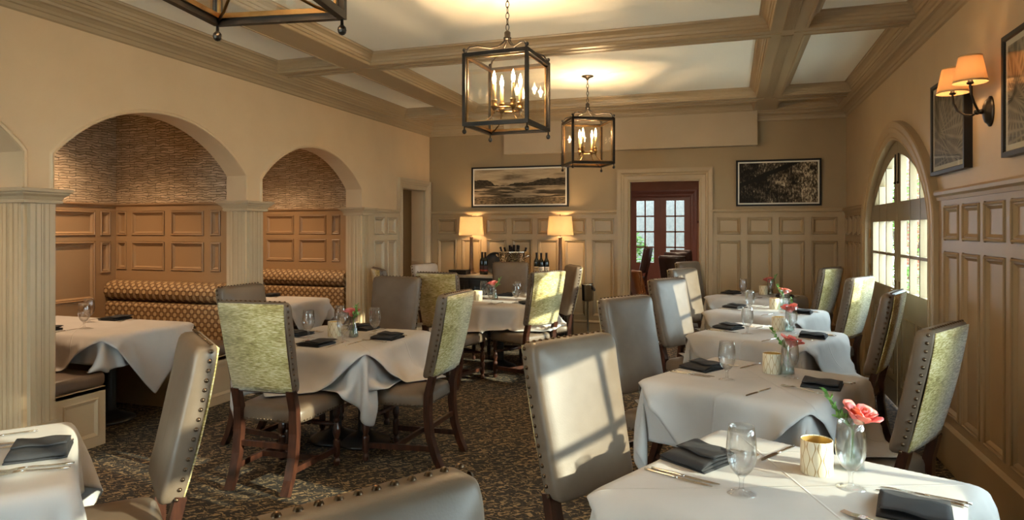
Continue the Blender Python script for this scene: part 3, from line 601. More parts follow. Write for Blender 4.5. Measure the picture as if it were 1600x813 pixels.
# ---------------------------------------------------------------- the chair
def outline(n=44, p=9): 
    return [(math.copysign(abs(math.cos(t))**(2/p), math.cos(t)), math.copysign(abs(math.sin(t))**(2/p), math.sin(t))) for t in [2*PI*(k+.5)/n for k in range(n)]]
def rings(bm, L, cap0=True, cap1=True):
    V = [[bm.verts.new(p) for p in r] for r in L]; n = len(V[0])
    for a, b in zip(V, V[1:]):
        for k in range(n): bm.faces.new((a[k], a[(k+1) % n], b[(k+1) % n], b[k]))
    if cap0: bm.faces.new(V[0][::-1])
    if cap1: bm.faces.new(V[-1])
BH0, BH1 = .575, 1.13
bw = lambda z: .212 + (z-BH0)/(BH1-BH0)*.018
by_ = lambda z: -.235 - (z-BH0)*.215 + .05*((z-BH0)/(BH1-BH0)-.5)**2
def make_chair(label, lea='leather', fab='chenille', group=None, scale=1):
    t = thing('dining_chair', label, 'chair', (0, 0, 0), 0, group)
    O = outline()
    # seat
    def sp(a, b, ins, z): hw = .225+.028*(b*.5+.5)-ins; hy = .255-ins; return (a*hw, .03+b*hy, z)
    bm = B(); rings(bm, [[sp(a, b, i, z) for a, b in O] for i, z in ((.012, .392), (.002, .398), (0, .41), (0, .45), (.006, .468), (.02, .483), (.05, .493), (.12, .500), (.2, .502))]); obj('seat', bm, lea, t, True)
    # backrest
    def bp(a, b, ins, d):
        zz = (BH0+BH1)/2 + b*((BH1-BH0)/2-ins); return (a*(bw(zz)-ins), by_(zz)-.04+d, zz)
    O2 = outline(48, 14)
    bm = B(); rings(bm, [[bp(a, b, i, d) for a, b in O2] for i, d in ((.006, 0), (0, .006), (0, .058), (.006, .071), (.018, .079), (.05, .087), (.10, .093), (.16, .096))]); obj('backrest', bm, lea, t, True)
    bm = B(); nz = 14
    for i in range(nz):
        z0, z1 = BH0+.012+(BH1-BH0-.024)*i/nz, BH0+.012+(BH1-BH0-.024)*(i+1)/nz
        quad(bm, [(-bw(z0)+.012, by_(z0)-.043, z0), (bw(z0)-.012, by_(z0)-.043, z0), (bw(z1)-.012, by_(z1)-.043, z1), (-bw(z1)+.012, by_(z1)-.043, z1)])
    bmesh.ops.remove_doubles(bm, verts=bm.verts, dist=1e-5)
    obj('back_panel', bm, fab, t, True, [('SOLIDIFY', dict(thickness=.006, offset=0))])
    # nailheads
    bm = B()
    def nail(p, nrm, r):
        p, nrm = Vector(p), Vector(nrm).normalized(); s = nrm.orthogonal().normalized(); u = nrm.cross(s)
        L = [[p+(s*math.cos(2*PI*k/7)+u*math.sin(2*PI*k/7))*r*f+nrm*r*h for k in range(7)] for f, h in ((1, 0), (.8, .45), (.4, .75))]
        rings(bm, L, False)
    K = 16
    for k in range(K):
        z = BH0+.02+(BH1-BH0-.04)*k/(K-1)
        for s in (-1, 1): nail((s*bw(z), by_(z)-.018, z), (s, 0, 0), .0085)
    for k in range(14): nail((-.21+.42*k/13, by_(BH1)-.018, BH1), (0, 0, 1), .0085)
    obj('nailhead_studs', bm, 'nail', t, True); bm = B()
    for k in range(19):
        b = -.93+1.86*k/18
        for s in (-1, 1): p = sp(s, b, 0, .408); nail(p, (s, 0, 0), .0055)
        p = sp(b, 1, 0, .408); nail(p, (0, 1, 0), .0055); p = sp(b, -1, 0, .408); nail(p, (0, -1, 0), .0055)
    obj('nailhead_studs', bm, 'nail', t, True)
    for s in (-1, 1):
        bm = B(); tube(bm, [(s*.188, -.262, .60), (s*.190, -.232, .48), (s*.191, -.228, .34), (s*.191, -.245, .20), (s*.190, -.285, .08), (s*.190, -.325, 0)], [.019, .021, .022, .021, .019, .018], 4, True, True, .026); obj('leg', bm, 'wood', t)
    for s in (-1, 1):
        bm = B(); lathe(bm, [(0, 0), (.017, 0), (.022, .012), (.022, .03), (.014, .045), (.014, .05), (.022, .06), (.024, .075), (.024, .155), (.022, .165), (.014, .175), (.02, .19), (.026, .215), (.024, .24), (.015, .27), (.013, .28), (.022, .29), (.022, .30), (.014, .31), (.02, .325), (.024, .335), (.024, .396), (0, .396)], 14, (s*.205, .225, 0)); obj('leg', bm, 'wood', t, False)
    for s in (-1, 1):
        bm = B(); bar(bm, (s*.191, -.25, .125), (s*.205, .225, .105), .022, .034); obj('stretcher', bm, 'wood', t)
    bm = B(); bar(bm, (-.197, .0, .118), (.197, .0, .118), .022, .032); obj('stretcher', bm, 'wood', t)
    bm = B(); bar(bm, (-.19, -.236, .26), (.19, -.236, .26), .02, .032); obj('stretcher', bm, 'wood', t)
    bm = B(); tube(bm, [(-.2, .225, .27), (-.15, .225, .27), (-.14, .225, .27), (-.1, .225, .27), (-.04, .225, .27), (-.02, .225, .27), (0, .225, .27), (.02, .225, .27), (.04, .225, .27), (.1, .225, .27), (.14, .225, .27), (.15, .225, .27), (.2, .225, .27)], [.012, .012, .018, .012, .018, .012, .022, .012, .018, .012, .018, .012, .012], 10); obj('front_rail', bm, 'wood', t, True)
    return t
chair0 = None
def chair(x, y, face, label, group):
    """face: direction (dx, dy) the sitter looks towards"""
    global chair0
    rz = math.atan2(-face[0], face[1])
    if chair0 is None: chair0 = make_chair(label, group=group); chair0.location = (x, y, 0); chair0.rotation_euler = (0, 0, rz); return chair0
    return dup(chair0, (x, y, 0), rz, label, group)
# ---------------------------------------------------------------- table-top things
PROTO = {}
def put(kind, make, loc, rz, label, group):
    if kind not in PROTO:
        r = make(label, group); r.location = loc; r.rotation_euler = (0, 0, rz); PROTO[kind] = r; return r
    return dup(PROTO[kind], loc, rz, label, group)
def mk_goblet(label, group):
    t = thing('water_goblet', label, 'glass', group=group)
    bm = B(); lathe(bm, [(.006, .052), (.018, .058), (.032, .075), (.041, .098), (.0445, .122), (.0435, .150), (.0405, .178), (.0375, .203), (.0366, .203), (.0396, .178), (.0424, .150), (.0433, .122), (.0398, .099), (.031, .077), (.017, .061), (0, .057)], 28); obj('bowl', bm, 'goblet', t, True)
    bm = B(); lathe(bm, [(0, .0), (.043, .0), (.0435, .002), (.03, .005), (.012, .009), (.0075, .016), (.0065, .03), (.0075, .045), (.012, .053), (0, .056)], 28); obj('stem_and_foot', bm, 'goblet', t, True)
    return t
def mk_votive(label, group):
    t = thing('votive_holder', label, 'candle holder', group=group)
    bm = B(); lathe(bm, [(0, 0), (.046, 0), (.049, .003), (.049, .108), (.0475, .110), (.046, .108), (.046, .012), (0, .012)], 36); obj('holder', bm, 'cream', t, True)
    bm = B(); lathe(bm, [(.0455, .014), (.0455, .107)], 36); obj('gilt_lining', bm, 'gold', t, True)
    bm = B(); lathe(bm, [(0, .013), (.03, .013), (.03, .045), (0, .046)], 20); obj('candle', bm, 'candle', t)
    return t
def petal(bm, az, r0, h, open_, wd, roll, n=7):
    """one cupped petal standing at azimuth az: base radius r0, height h, opening outwards by open_, half width wd (radians), tip rolled out by roll"""
    V = []
    for i in range(n+1):
        s = i/n; row = []
        r = r0*(.35+.65*min(1, s*2.2)) + open_*s**1.6 + roll*max(0, s-.72)**1.5*3
        for j in range(n+1):
            q = (j/n-.5)*2; hh = h*s*(1-.22*abs(q)**3*s) - roll*1.2*max(0, s-.8)*(1-abs(q)); w = wd*(.45+.55*math.sin(PI*min(.62, s*.62+.12)))*(1-.45*max(0, s-.75)/.25*abs(q))
            a = az+q*w; rr = r*(1-.05*q*q); row.append(bm.verts.new((rr*math.cos(a), rr*math.sin(a), hh)))
        V.append(row)
    for i in range(n):
        for j in range(n): bm.faces.new((V[i][j], V[i+1][j], V[i+1][j+1], V[i][j+1]))
def mk_vase(label, group):
    t = thing('bud_vase', label, 'vase', group=group)
    bm = B(); lathe(bm, [(0, 0), (.036, 0), (.037, .003), (.034, .03), (.022, .085), (.013, .115), (.013, .128), (.017, .138), (.016, .138), (.0115, .128), (.0115, .115), (.020, .085), (.032, .03), (.034, .007), (0, .005)], 24); obj('glass_body', bm, 'goblet', t, True)
    bm = B(); lathe(bm, [(0, .008), (.031, .008), (.0305, .03), (.023, .068), (0, .068)], 20); obj('water', bm, 'pane', t, True)
    return t
def mk_rose(label, group, seed=3):
    rnd = random.Random(seed); t = thing('pink_rose', label, 'flower', group=group)
    hd = (.014, .004, .172)
    bm = B()
    for k, (cnt, r0, h, op, wd, rl) in enumerate(((2, .005, .050, .000, 1.5, .0), (3, .009, .052, .003, 1.2, .004), (3, .014, .054, .008, 1.05, .010), (4, .019, .053, .016, .85, .016), (5, .023, .048, .026, .72, .020))):
        for i in range(cnt): petal(bm, 2*PI*i/cnt+k*.9+rnd.uniform(-.2, .2), r0, h*rnd.uniform(.94, 1.06), op*rnd.uniform(.8, 1.2), wd, rl)
    o = obj('blossom', bm, 'rose', t, True, [('SOLIDIFY', dict(thickness=.0012, offset=0))]); o.location = (hd[0], hd[1], hd[2]-.028); o.rotation_euler = (.12, .30, 0); o.scale = (1.12, 1.12, 1.12)
    bm = B(); tube(bm, [(-.006, 0, .02), (.0, .0, .08), (.004, .001, .135), (.014, .003, .152), hd], .0025, 6); lathe(bm, [(0, -.03), (.007, -.026), (.010, -.018), (.004, -.012)], 8, hd); obj('stem', bm, 'stem', t, True)
    def leafy(pts, n, size, s0):
        bm = B(); rn = random.Random(s0); tube(bm, pts, .0016, 5); P = [Vector(p) for p in pts]
        for i in range(n):
            f = .45+.55*i/(n-1); x = f*(len(P)-1); k = min(int(x), len(P)-2); p = P[k].lerp(P[k+1], x-k); d = (P[k+1]-P[k]).normalized()
            for sd in (-1, 1):
                az = rn.uniform(0, 6.28); sdv = Vector((math.cos(az), math.sin(az), .2))*.8 + d*.75; sdv.normalize(); w = sdv.cross(d).normalized()*size*.18; L = size*rn.uniform(.8, 1.15)
                a_ = [p, p+sdv*L*.35+w, p+sdv*L*.75+w*.8, p+sdv*L+Vector((0, 0, -.002)), p+sdv*L*.75-w*.8, p+sdv*L*.35-w]; quad(bm, a_)
        return bm
    obj('leafy_sprig', leafy([(.004, 0, .03), (.0, .003, .12), (-.02, .008, .160), (-.055, .014, .195), (-.075, .018, .235)], 13, .030, seed), ['leaf'], t)
    obj('leafy_sprig', leafy([(-.002, 0, .03), (-.002, .0, .125), (-.018, -.004, .150), (-.045, -.01, .165)], 9, .028, seed+9), ['leaf'], t)
    return t
def mk_knife(label, group):
    t = thing('dinner_knife', label, 'knife', group=group)
    bm = B(); pts = [(-.115+.115*i/8, 0, .0045) for i in range(9)]; tube(bm, pts, [.0035, .006, .0065, .006, .0055, .005, .0048, .0052, .004], 8, True, False, .0038); obj('handle', bm, 'silver', t, True)
    bm = B(); prof = [(0, -.006), (.005, -.009), (.06, -.010), (.095, -.008), (.115, .002), (.116, .006), (.10, .0075), (0, .007)]
    lo = [bm.verts.new((x, y, .0028)) for x, y in prof]; hi = [bm.verts.new((x, y, .0046)) for x, y in prof]; bm.faces.new(lo[::-1]); bm.faces.new(hi)
    for k in range(len(prof)): bm.faces.new((lo[k], lo[(k+1) % 8], hi[(k+1) % 8], hi[k]))
    obj('blade', bm, 'silver', t); return t
def mk_fork(label, group):
    t = thing('dinner_fork', label, 'fork', group=group)
    bm = B(); tube(bm, [(-.11, 0, .004), (-.08, 0, .0045), (-.03, 0, .007), (.01, 0, .011), (.03, 0, .010)], [.007, .0065, .004, .003, .004], 8, True, False, .0022); obj('handle', bm, 'silver', t, True)
    bm = B(); box(bm, (.028, -.0115, .0075), (.046, .0115, .0105))
    for k in range(4): y = -.0095+.0063*k; tube(bm, [(.045, y, .009), (.07, y, .006), (.095, y, .009)], [.0022, .002, .0012], 6)
    obj('tines', bm, 'silver', t); return t
def mk_napkin(label, group):
    bm = B(); L, Wd, n, m = .175, .185, 0, 14; path = []
    for lay in range(4):
        fw = lay % 2 == 0; z = .004+lay*.0095; off = (.012*lay if lay < 2 else .012+.03*(lay-1)); l2 = L-(.055*(lay//2))
        for k in range(9):
            f = k/8; path.append(((f if fw else 1-f)*l2 - L/2 + (off if lay > 1 else 0), z))
        if lay < 3: path.append((path[-1][0]+(.006 if fw else -.006), z+.00475))
    rn = random.Random(4)
    V = []
    for i, (x, z) in enumerate(path):
        row = []
        for j in range(m+1):
            q = j/m-.5; zz = z+.0022*math.sin(q*9+x*30)*(z/.03) + .003*(z/.03)*math.sin(x*22+1)
            row.append(bm.verts.new((x+q*.02*(z/.03), q*(Wd-.006*(z/.01)), zz)))
        V.append(row)
    for i in range(len(V)-1):
        for j in range(m): bm.faces.new((V[i][j], V[i+1][j], V[i+1][j+1], V[i][j+1]))
    o = obj('folded_napkin', bm, 'napkin', smooth=True, mods=[('SOLIDIFY', dict(thickness=.0048, offset=0))]); tag(o, label, 'napkin', group); return o
ZT = .7585   # cloth surface
class Tab:
    def __init__(s, cx, cy, rz, name, top=ZT): s.c, s.rz, s.name, s.z = (cx, cy), rz, name, top
    def w(s, u, v, z=None):
        c, n = math.cos(s.rz), math.sin(s.rz); return (s.c[0]+u*c-v*n, s.c[1]+u*n+v*c, s.z if z is None else z)
    def item(s, kind, u, v, ang, label, group, dz=0): return put(kind, {'goblet': mk_goblet, 'votive': mk_votive, 'vase': mk_vase, 'rose': mk_rose, 'knife': mk_knife, 'fork': mk_fork, 'napkin': mk_napkin}[kind], s.w(u, v, s.z+dz), s.rz+ang, label, group)
    def line(s, kind, a, b, label, group, dz=0):
        """cutlery from its handle end a to its tip b"""
        s.item(kind, (a[0]+b[0])/2, (a[1]+b[1])/2, math.atan2(b[1]-a[1], b[0]-a[0]), label, group, dz)
# ---------------------------------------------------------------- banquettes in the alcoves
def banquette(y0, y1, label, name_group):
    """bench between y0 (front edge) and y1 (back) along the alcove"""
    xa, xb = -5.925, -4.30; s = 1 if y1 > y0 else -1; t = thing('banquette', label, 'bench', (0, 0, 0), 0, name_group)
    yp = y1-s*.105                     # line of the pier: behind it the bench stops short
    lo, hi = min(y0, yp), max(y0, yp); bl, bh = min(yp, y1), max(yp, y1); xp = -4.495
    bm = B(); box(bm, (xa, lo, 0), (xb, hi, .40)); box(bm, (xa, bl, 0), (xp, bh, .40)); fm = lambda u, z, d: (xb+d, u, z)
    sheet(bm, fm, lo, hi, .0, .415, [(lo+.055, hi-.055, .07, .345)], [(0, .012), (.006, .016), (.012, .014), (.03, .004), (.036, .004)], .012)
    box(bm, (xa, lo, .39), (xb+.012, hi, .418)); obj('base', bm, 'trim_pier_lit', t)
    bm = B(); box(bm, (xa, min(y0-s*.015, yp), .42), (xb+.005, max(y0-s*.015, yp), .515), .03, 3); obj('seat_cushion', bm, 'leather_brown', t, True)
    yb = y1; bm = B(); P = [(yb, .42), (yb-s*.13, .42), (yb-s*.12, .80), (yb-s*.10, .835), (yb-s*.07, .84), (yb, .84)]
    n0 = [bm.verts.new((xa, y, z)) for y, z in P]; n1 = [bm.verts.new((-4.495, y, z)) for y, z in P]
    for k in range(6): bm.faces.new((n0[k], n0[(k+1) % 6], n1[(k+1) % 6], n1[k]))
    bm.faces.new(n0); bm.faces.new(n1[::-1]); obj('back_cushion', bm, 'lattice', t)
    bm = B(); P = [(yb, .842), (yb-s*.09, .85), (yb-s*.125, .875), (yb-s*.14, .915), (yb-s*.135, .965), (yb-s*.105, 1.01), (yb-s*.06, 1.032), (yb, 1.035)]; n = len(P)
    n0 = [bm.verts.new((xa, y, z)) for y, z in P]; n1 = [bm.verts.new((-4.49, y, z)) for y, z in P]
    for k in range(n): bm.faces.new((n0[k], n0[(k+1) % n], n1[(k+1) % n], n1[k]))
    bm.faces.new(n0); bm.faces.new(n1[::-1]); obj('headrest_roll', bm, 'lattice', t)
    return t
banquette(4.56, 5.176, 'patterned banquette with lattice fabric back in the large front alcove, facing the stone wall end', 'alcove banquettes')
banquette(3.66, 3.175, 'white-panelled banquette end with brown leather seat beside the fluted front pillar', 'alcove banquettes')
banquette(6.62, 7.226, 'patterned banquette with lattice fabric back in the farther alcove', 'alcove banquettes')
banquette(5.80, 5.29, 'banquette with brown seat behind the middle pillar in the farther alcove', 'alcove banquettes')
def downlight(x, y, z, label, watts):
    t = thing('recessed_downlight', label, 'ceiling light', (x, y, z), 0, 'alcove downlights')
    bm = B(); lathe(bm, [(.045, 0), (.065, 0), (.065, -.006), (.045, -.010), (.042, -.002)], 24); obj('trim_ring', bm, 'trim', t)
    bm = B(); lathe(bm, [(0, -.003), (.043, -.003)], 24); obj('lens', bm, 'downlight', t)
    l = lamp('SPOT', 'downlight_lamp', (0, 0, -.03), watts, (1, .68, .40), .04, parent=t); l.data.spot_size = R(122); l.data.spot_blend = 1
for i, (x, y, lb) in enumerate(((-5.45, 4.2, 'small recessed downlight in the ceiling of the large front alcove'), (-5.45, 6.3, 'small recessed downlight in the ceiling of the farther alcove'), (-5.2, 2.2, 'small recessed downlight in the ceiling of the nearest alcove'))):
    downlight(x, y, 2.745, lb, ALCOVE_W*5)
# ---------------------------------------------------------------- square and round tables with their cloths
A25 = R(-25); SEATS2 = [(-.47, 0, .33, .31, .512), (.50, 0, .33, .31, .512)]
HX = .43
U_T = drape(1.42, 1.42, 0, HX, HX, TT, SEATS2, 45, pad=.002, seed=1)
O_T = drape(1.25, 1.25, PI/4, HX+.006, HX+.006, TT, SEATS2, 41, pad=.006, seed=2, under=U_T)
SEATS4 = [(.06, -.70, .30, .32, .514), (.63, -.13, .33, .30, .514), (-.42, -.16, .33, .30, .514), (-.08, .67, .30, .33, .514)]
U_C = drape(1.55, 1.55, 0, .48, .48, TT, SEATS4, 47, pad=.002, seed=3)
O_C = drape(1.38, 1.38, PI/4, .486, .486, TT, SEATS4, 41, pad=.006, seed=4, under=U_C)
SB = [(-.2, .87, 1.05, .43, .526), (-.2, -.87, 1.05, .43, .526)]
U_B = drape(1.77, 1.22, 0, .77, .43, TT, SB, 55, off=(.105, 0), pad=.002, seed=5)
O_B = drape(1.28, 1.28, PI/4, .776, .436, TT, SB, 43, off=(.33, 0), pad=.006, seed=6, under=U_B)
U_R = drape(1.72, 1.72, .35, 0, 0, TT, [(.42, -.43, .34, .34, .514), (.45, .26, .34, .34, .514), (-.12, .65, .31, .33, .514), (-.70, .17, .33, .31, .514), (-.21, -.80, .27, .30, .512), (-.86, -.50, .30, .30, .512)], 47, Rr=.60, pad=.002, seed=7)
ROWG = 'square tables in the row along the panelled wall'
ROW = [('front', (.172, 2.20), 'nearest the camera'), ('second', (.125, 3.76), 'second from the camera'), ('third', (.265, 5.406), 'third from the camera'), ('fourth', (.325, 6.886), 'fourth from camera, in sun streak'), ('farthest', (.29, 8.40), 'by the back wall')]
TABS = {}; cu = co = None
for nm, (x, y), ds in ROW:
    tb = TABS[nm] = Tab(x, y, A25, nm)
    table_mesh(HX, HX, None, [0], (x, y, 0), A25, 'pedestal table under white cloth in the wall row, %s' % ds, ROWG)
    o = cloth('tablecloth', U_T, (x, y, 0), A25, 'white under-cloth hanging in corner folds, wall-row table %s' % ds, 'tablecloth', 'white under-cloths in the wall row', cu); cu = cu or o
    o = cloth('table_topper', O_T, (x, y, 0), A25, 'white top cloth laid diagonally on the wall-row table %s' % ds, 'tablecloth', 'white top cloths in the wall row', co); co = co or o
CX, CY = -2.71, 4.26
def dress(nm, x, y, rz, U_, O_, label, hx, hy, Rr=None, bases=(0,), grp=None):
    TABS[nm] = Tab(x, y, rz, nm, ZT if O_ is not None else .757); table_mesh(hx, hy, Rr, bases, (x, y, 0), rz, 'pedestal table under white cloth, ' + label, grp)
    cloth('tablecloth', U_, (x, y, 0), rz, 'white cloth hanging in folds from the ' + label, 'tablecloth', grp and grp + ' cloths')
    if O_ is not None: cloth('table_topper', O_, (x, y, 0), rz, 'white top cloth laid diagonally on the ' + label, 'tablecloth', grp and grp + ' top cloths')
dress('centre', CX, CY, 0, U_C, O_C, 'square centre table with four chairs', .48, .48, None, (-.05, .19))
dress('alcove', -5.12, 4.11, 0, U_B, O_B, 'long booth table in the large front alcove', .77, .43, None, (-.4, .35))
dress('far alcove', -5.17, 6.21, 0, U_B.copy(), O_B.copy(), 'long booth table in the farther alcove', .77, .43, None, (-.4, .35))
dress('round', -2.45, 7.05, 0, U_R, None, 'round table in front of the console', 0, 0, .60)
AF = R(51.5)
TABS['corner'] = Tab(-2.53, 1.475, AF, 'corner', .757)
table_mesh(HX, HX, None, [0], (-2.53, 1.475, 0), AF, 'pedestal table under white cloth, lower left table cut by the frame', None)
U_F = drape(1.34, 1.34, 0, HX, HX, TT, (), 43, pad=.002, seed=11)
cloth('tablecloth', U_F, (-2.53, 1.475, 0), AF, 'white cloth of the lower left table cut by the frame', 'tablecloth', None)
# ---------------------------------------------------------------- chairs
CG = 'high-back nailhead dining chairs'
A32 = R(-31); FU = (math.cos(A32), math.sin(A32)); FD = (-FU[0], -FU[1])
LL = {'front': 'with a sunlit window pattern on its back', 'second': 'in shade behind the window-patterned chair', 'third': 'third of the row, dark brown in shade', 'fourth': 'with bright sun down one edge', 'farthest': 'half hidden, against the door casing'}
LR = {'front': 'nearest us, beyond the frame edge, shading the table', 'second': 'with large pale green back against the panelled wall', 'third': 'with dim brown back in front of the pointed door', 'fourth': 'with white sun patch on its green back', 'farthest': 'with green back nearest the far corner'}
for nm, (x, y), ds in ROW:
    tb = TABS[nm]; p = tb.w({'front': -.485, 'second': -.49, 'third': -.525, 'fourth': -.56, 'farthest': -.56}[nm], -.06 if nm == 'front' else 0); chair(p[0], p[1], FU, 'taupe leather chair, aisle side of wall row, ' + LL[nm], CG)
    p = tb.w(.52, -.01); chair(p[0], p[1], FD if nm != 'third' else (-.93, .36), 'nailhead chair at the wall row, ' + LR[nm], CG)
p = (.157-.40*.906-.02, .62+.40*.42); chair(-.268, .716, (.836, -.549), 'taupe leather chair at the bottom edge, only its nailed top corner showing', CG)
chair(-2.17, 1.80, (-.627, -.78), 'pale leather chair seen edge-on with sunlit nailheads, beside the lower left table', CG)
chair(-2.645, 3.56, (-.05, 1), 'green-backed chair with its back to us on the near side of the centre table', CG)
chair(-2.085, 4.13, (-1, .02), 'green-backed chair seen from behind at an angle, aisle side of the centre table', CG)
chair(-3.13, 4.10, (1, 0), 'taupe chair on the alcove side of the centre table, top edge showing', CG)
chair(-2.79, 4.93, (0, -1), 'brown leather chair facing us on the far side of the centre table', CG)
chair(-2.66, 6.25, (.10, 1), 'olive-backed chair with its back to us at the round table', CG)
chair(-2.03, 6.62, (-.86, .50), 'bright sunlit green-backed chair at the round table', CG)
chair(-2.0, 7.31, (-.86, -.51), 'nailhead-edged chair beyond the sunlit green one at the round table', CG)
chair(-2.57, 7.70, (.22, -.97), 'taupe chair facing us between round table and wine bucket', CG)
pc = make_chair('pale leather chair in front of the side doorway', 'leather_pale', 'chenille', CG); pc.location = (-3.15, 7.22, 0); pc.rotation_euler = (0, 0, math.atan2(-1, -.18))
chair(-3.31, 6.55, (.75, .66), 'chair with only a sliver of green back showing beside the panelled pillar', CG)
# ---------------------------------------------------------------- place settings
def cutlery(tb, kind, a, b, lab, grp, dz=0): tb.line(kind, a, b, lab, grp, dz)
for nm, (x, y), ds in ROW:
    tb = TABS[nm]; T_ = 'on the %s wall-row table' % nm if nm != 'farthest' else 'on the wall-row table by the back wall'
    G_ = lambda s: '%s on the wall row' % s
    tb.item('napkin', -.315, .02, R(82), 'dark folded napkin, aisle side, ' + T_, G_('napkins'))
    tb.item('napkin', .325, .055, R(-78), 'dark folded napkin, wall side, ' + T_, G_('napkins'))
    tb.line('knife', (-.40, -.150), (-.15, -.135), 'steel knife nearer the aisle-side napkin ' + T_, G_('knives')); tb.line('knife', (-.405, -.175), (-.165, -.165), 'steel knife farther from the aisle-side napkin ' + T_, G_('knives'))
    tb.line('fork', (-.385, .175), (-.155, .20), 'fork behind the aisle-side napkin ' + T_, G_('forks'))
    tb.line('knife', (-.13, .385), (-.155, .175), 'butter knife pointing across, aisle half, ' + T_, G_('knives'))
    tb.line('knife', (.43, .195), (.20, .155), 'steel knife nearer the wall-side napkin ' + T_, G_('knives')); tb.line('knife', (.435, .222), (.205, .19), 'steel knife farther from the wall-side napkin ' + T_, G_('knives'))
    tb.line('fork', (.385, -.125), (.16, -.085), 'fork before the wall-side napkin ' + T_, G_('forks'))
    if nm != 'front': tb.line('knife', (.16, -.20), (.135, -.405), 'butter knife pointing across, wall half, ' + T_, G_('knives'))
    tb.item('goblet', -.085, -.145, 0, 'clear stemmed goblet, aisle side, ' + T_, G_('goblets'))
    tb.item('goblet', .14, .125, 0, 'clear stemmed goblet, wall side, ' + T_, G_('goblets'))
    tb.item('votive', .02, .185, .5, 'cream and gold votive holder ' + T_, G_('votive holders'))
    u, v = (.095, .30) if nm == 'front' else (.10, .20)
    a = {'front': -.2, 'second': .4, 'third': 2.2, 'fourth': 1.0, 'farthest': 2.6}[nm] - A25
    if nm in ('third',): a = -1.2
    tb.item('vase', u, v, 0, 'small clear bud vase ' + T_, G_('bud vases'))
    tb.item('rose', u, v, a if nm != 'front' else R(20), 'pink rose with green sprigs ' + T_, 'pink roses', .006)
tb = TABS['centre']; G_ = lambda s: s + ' on the centre table'
for k, (ang, side) in enumerate(((-PI/2, 'near'), (0, 'aisle'), (PI/2, 'far'), (PI, 'alcove'))):
    c, s = math.cos(ang), math.sin(ang); P = lambda r, q: (c*r-s*q, s*r+c*q)
    tb.item('napkin', *P(.36, .03), ang+R(86), 'dark folded napkin on the %s side of the centre table' % side, G_('napkins'))
    tb.line('knife', P(.45, .17), P(.21, .155), 'knife beside the %s-side napkin of the centre table' % side, G_('knives')); tb.line('fork', P(.44, -.13), P(.22, -.11), 'fork beside the %s-side napkin of the centre table' % side, G_('forks'))
    tb.item('goblet', *P(.19, .135 if k != 1 else .15), 0, 'clear goblet by the %s-side setting of the centre table' % side, G_('goblets'))
tb.line('knife', (.245, -.33), (.25, -.11), 'butter knife near the front corner of the centre table', G_('knives'))
tb.item('votive', -.06, 0, 1, 'cream votive holder on the centre table', None); tb.item('vase', .10, 0, 0, 'clear bud vase on the centre table', None); tb.item('rose', .10, 0, 2.6, 'pink rose in the bud vase of the centre table', 'pink roses', .006)
tb = TABS['round']; G_ = lambda s: s + ' on the round table'
for k, (u, v, l) in enumerate(((.06, -.44, 'nearest us'), (-.19, .0, 'behind the votive'), (.20, .05, 'by the far chair'), (.27, -.24, 'by the sunlit chair'))): tb.item('goblet', u, v, 0, 'clear goblet on the round table, ' + l, G_('goblets'))
tb.item('votive', -.20, -.16, 2, 'pale votive holder on the round table', None); tb.item('vase', -.05, -.02, 0, 'small bud vase on the round table', None); tb.item('rose', -.05, -.02, 2.9, 'pink rose on the round table', 'pink roses', .006)
for u, v, a, l in ((.42, -.28, .6, 'by the sunlit chair'), (-.06, .44, 0, 'before the far chair'), (-.40, .1, 1.4, 'before the pale chair')): tb.item('napkin', u, v, a, 'dark folded napkin on the round table, ' + l, G_('napkins'))
tb.line('knife', (-.22, -.50), (-.18, -.28), 'knife on the near edge of the round table', G_('knives')); tb.line('fork', (.12, -.50), (.14, -.28), 'fork on the near edge of the round table', G_('forks'))
for nm, w_ in (('alcove', 'booth table in the large front alcove'), ('far alcove', 'booth table in the farther alcove')):
    tb = TABS[nm]; G_ = lambda s: s + ' in the alcoves'
    d = .05 if nm == 'far alcove' else 0
    tb.item('goblet', .24+d, -.135, 0, 'clear goblet on the near side of the ' + w_, G_('goblets')); tb.item('goblet', -.03, .13+d, 0, 'clear goblet on the far side of the ' + w_, G_('goblets'))
    tb.item('napkin', .03, .33, .05, 'dark napkin on the far side of the ' + w_, G_('napkins')); tb.item('napkin', .05, -.33, .05, 'dark napkin on the near side of the ' + w_, G_('napkins'))
    tb.line('knife', (-.15, .40), (-.145, .19), 'knife beside the far napkin of the ' + w_, G_('knives')); tb.line('fork', (.22, .40), (.20, .19), 'fork beside the far napkin of the ' + w_, G_('forks'))
    tb.line('knife', (.24, -.40), (.225, -.18), 'knife beside the near napkin of the ' + w_, G_('knives'))
tb = TABS['corner']; G_ = lambda s: s + ' on the lower left table'
def wl(p): dx, dy = p[0]-tb.c[0], p[1]-tb.c[1]; c, s = math.cos(AF), math.sin(AF); return (dx*c+dy*s, -dx*s+dy*c)
def px(u, v, z=.757):
    a, b = (u-800)/1040, (358-v)/1040; s_, c_ = math.sin(YAW), math.cos(YAW); t_ = (z-1.55)/b; return ((-s_+a*c_)*t_, (c_+a*s_)*t_)
tb.item('napkin', *wl(px(62, 710)), R(84), 'dark folded napkin on the lower left table', None)
tb.line('knife', wl(px(112, 689)), wl(px(0, 702)), 'steel knife nearer the napkin on the lower left table', G_('knives')); tb.line('knife', wl(px(100, 686)), wl(px(-12, 697)), 'steel knife farther from the napkin on the lower left table', G_('knives'))
tb.line('knife', wl(px(42, 677)), wl(px(-40, 688)), 'butter knife in the sun streak on the lower left table', G_('knives'))
tb.line('fork', wl(px(107, 726)), wl(px(0, 741)), 'fork nearest the napkin on the lower left table', G_('forks')); tb.line('fork', wl(px(100, 733)), wl(px(-8, 746)), 'fork nearest us on the lower left table', G_('forks'))
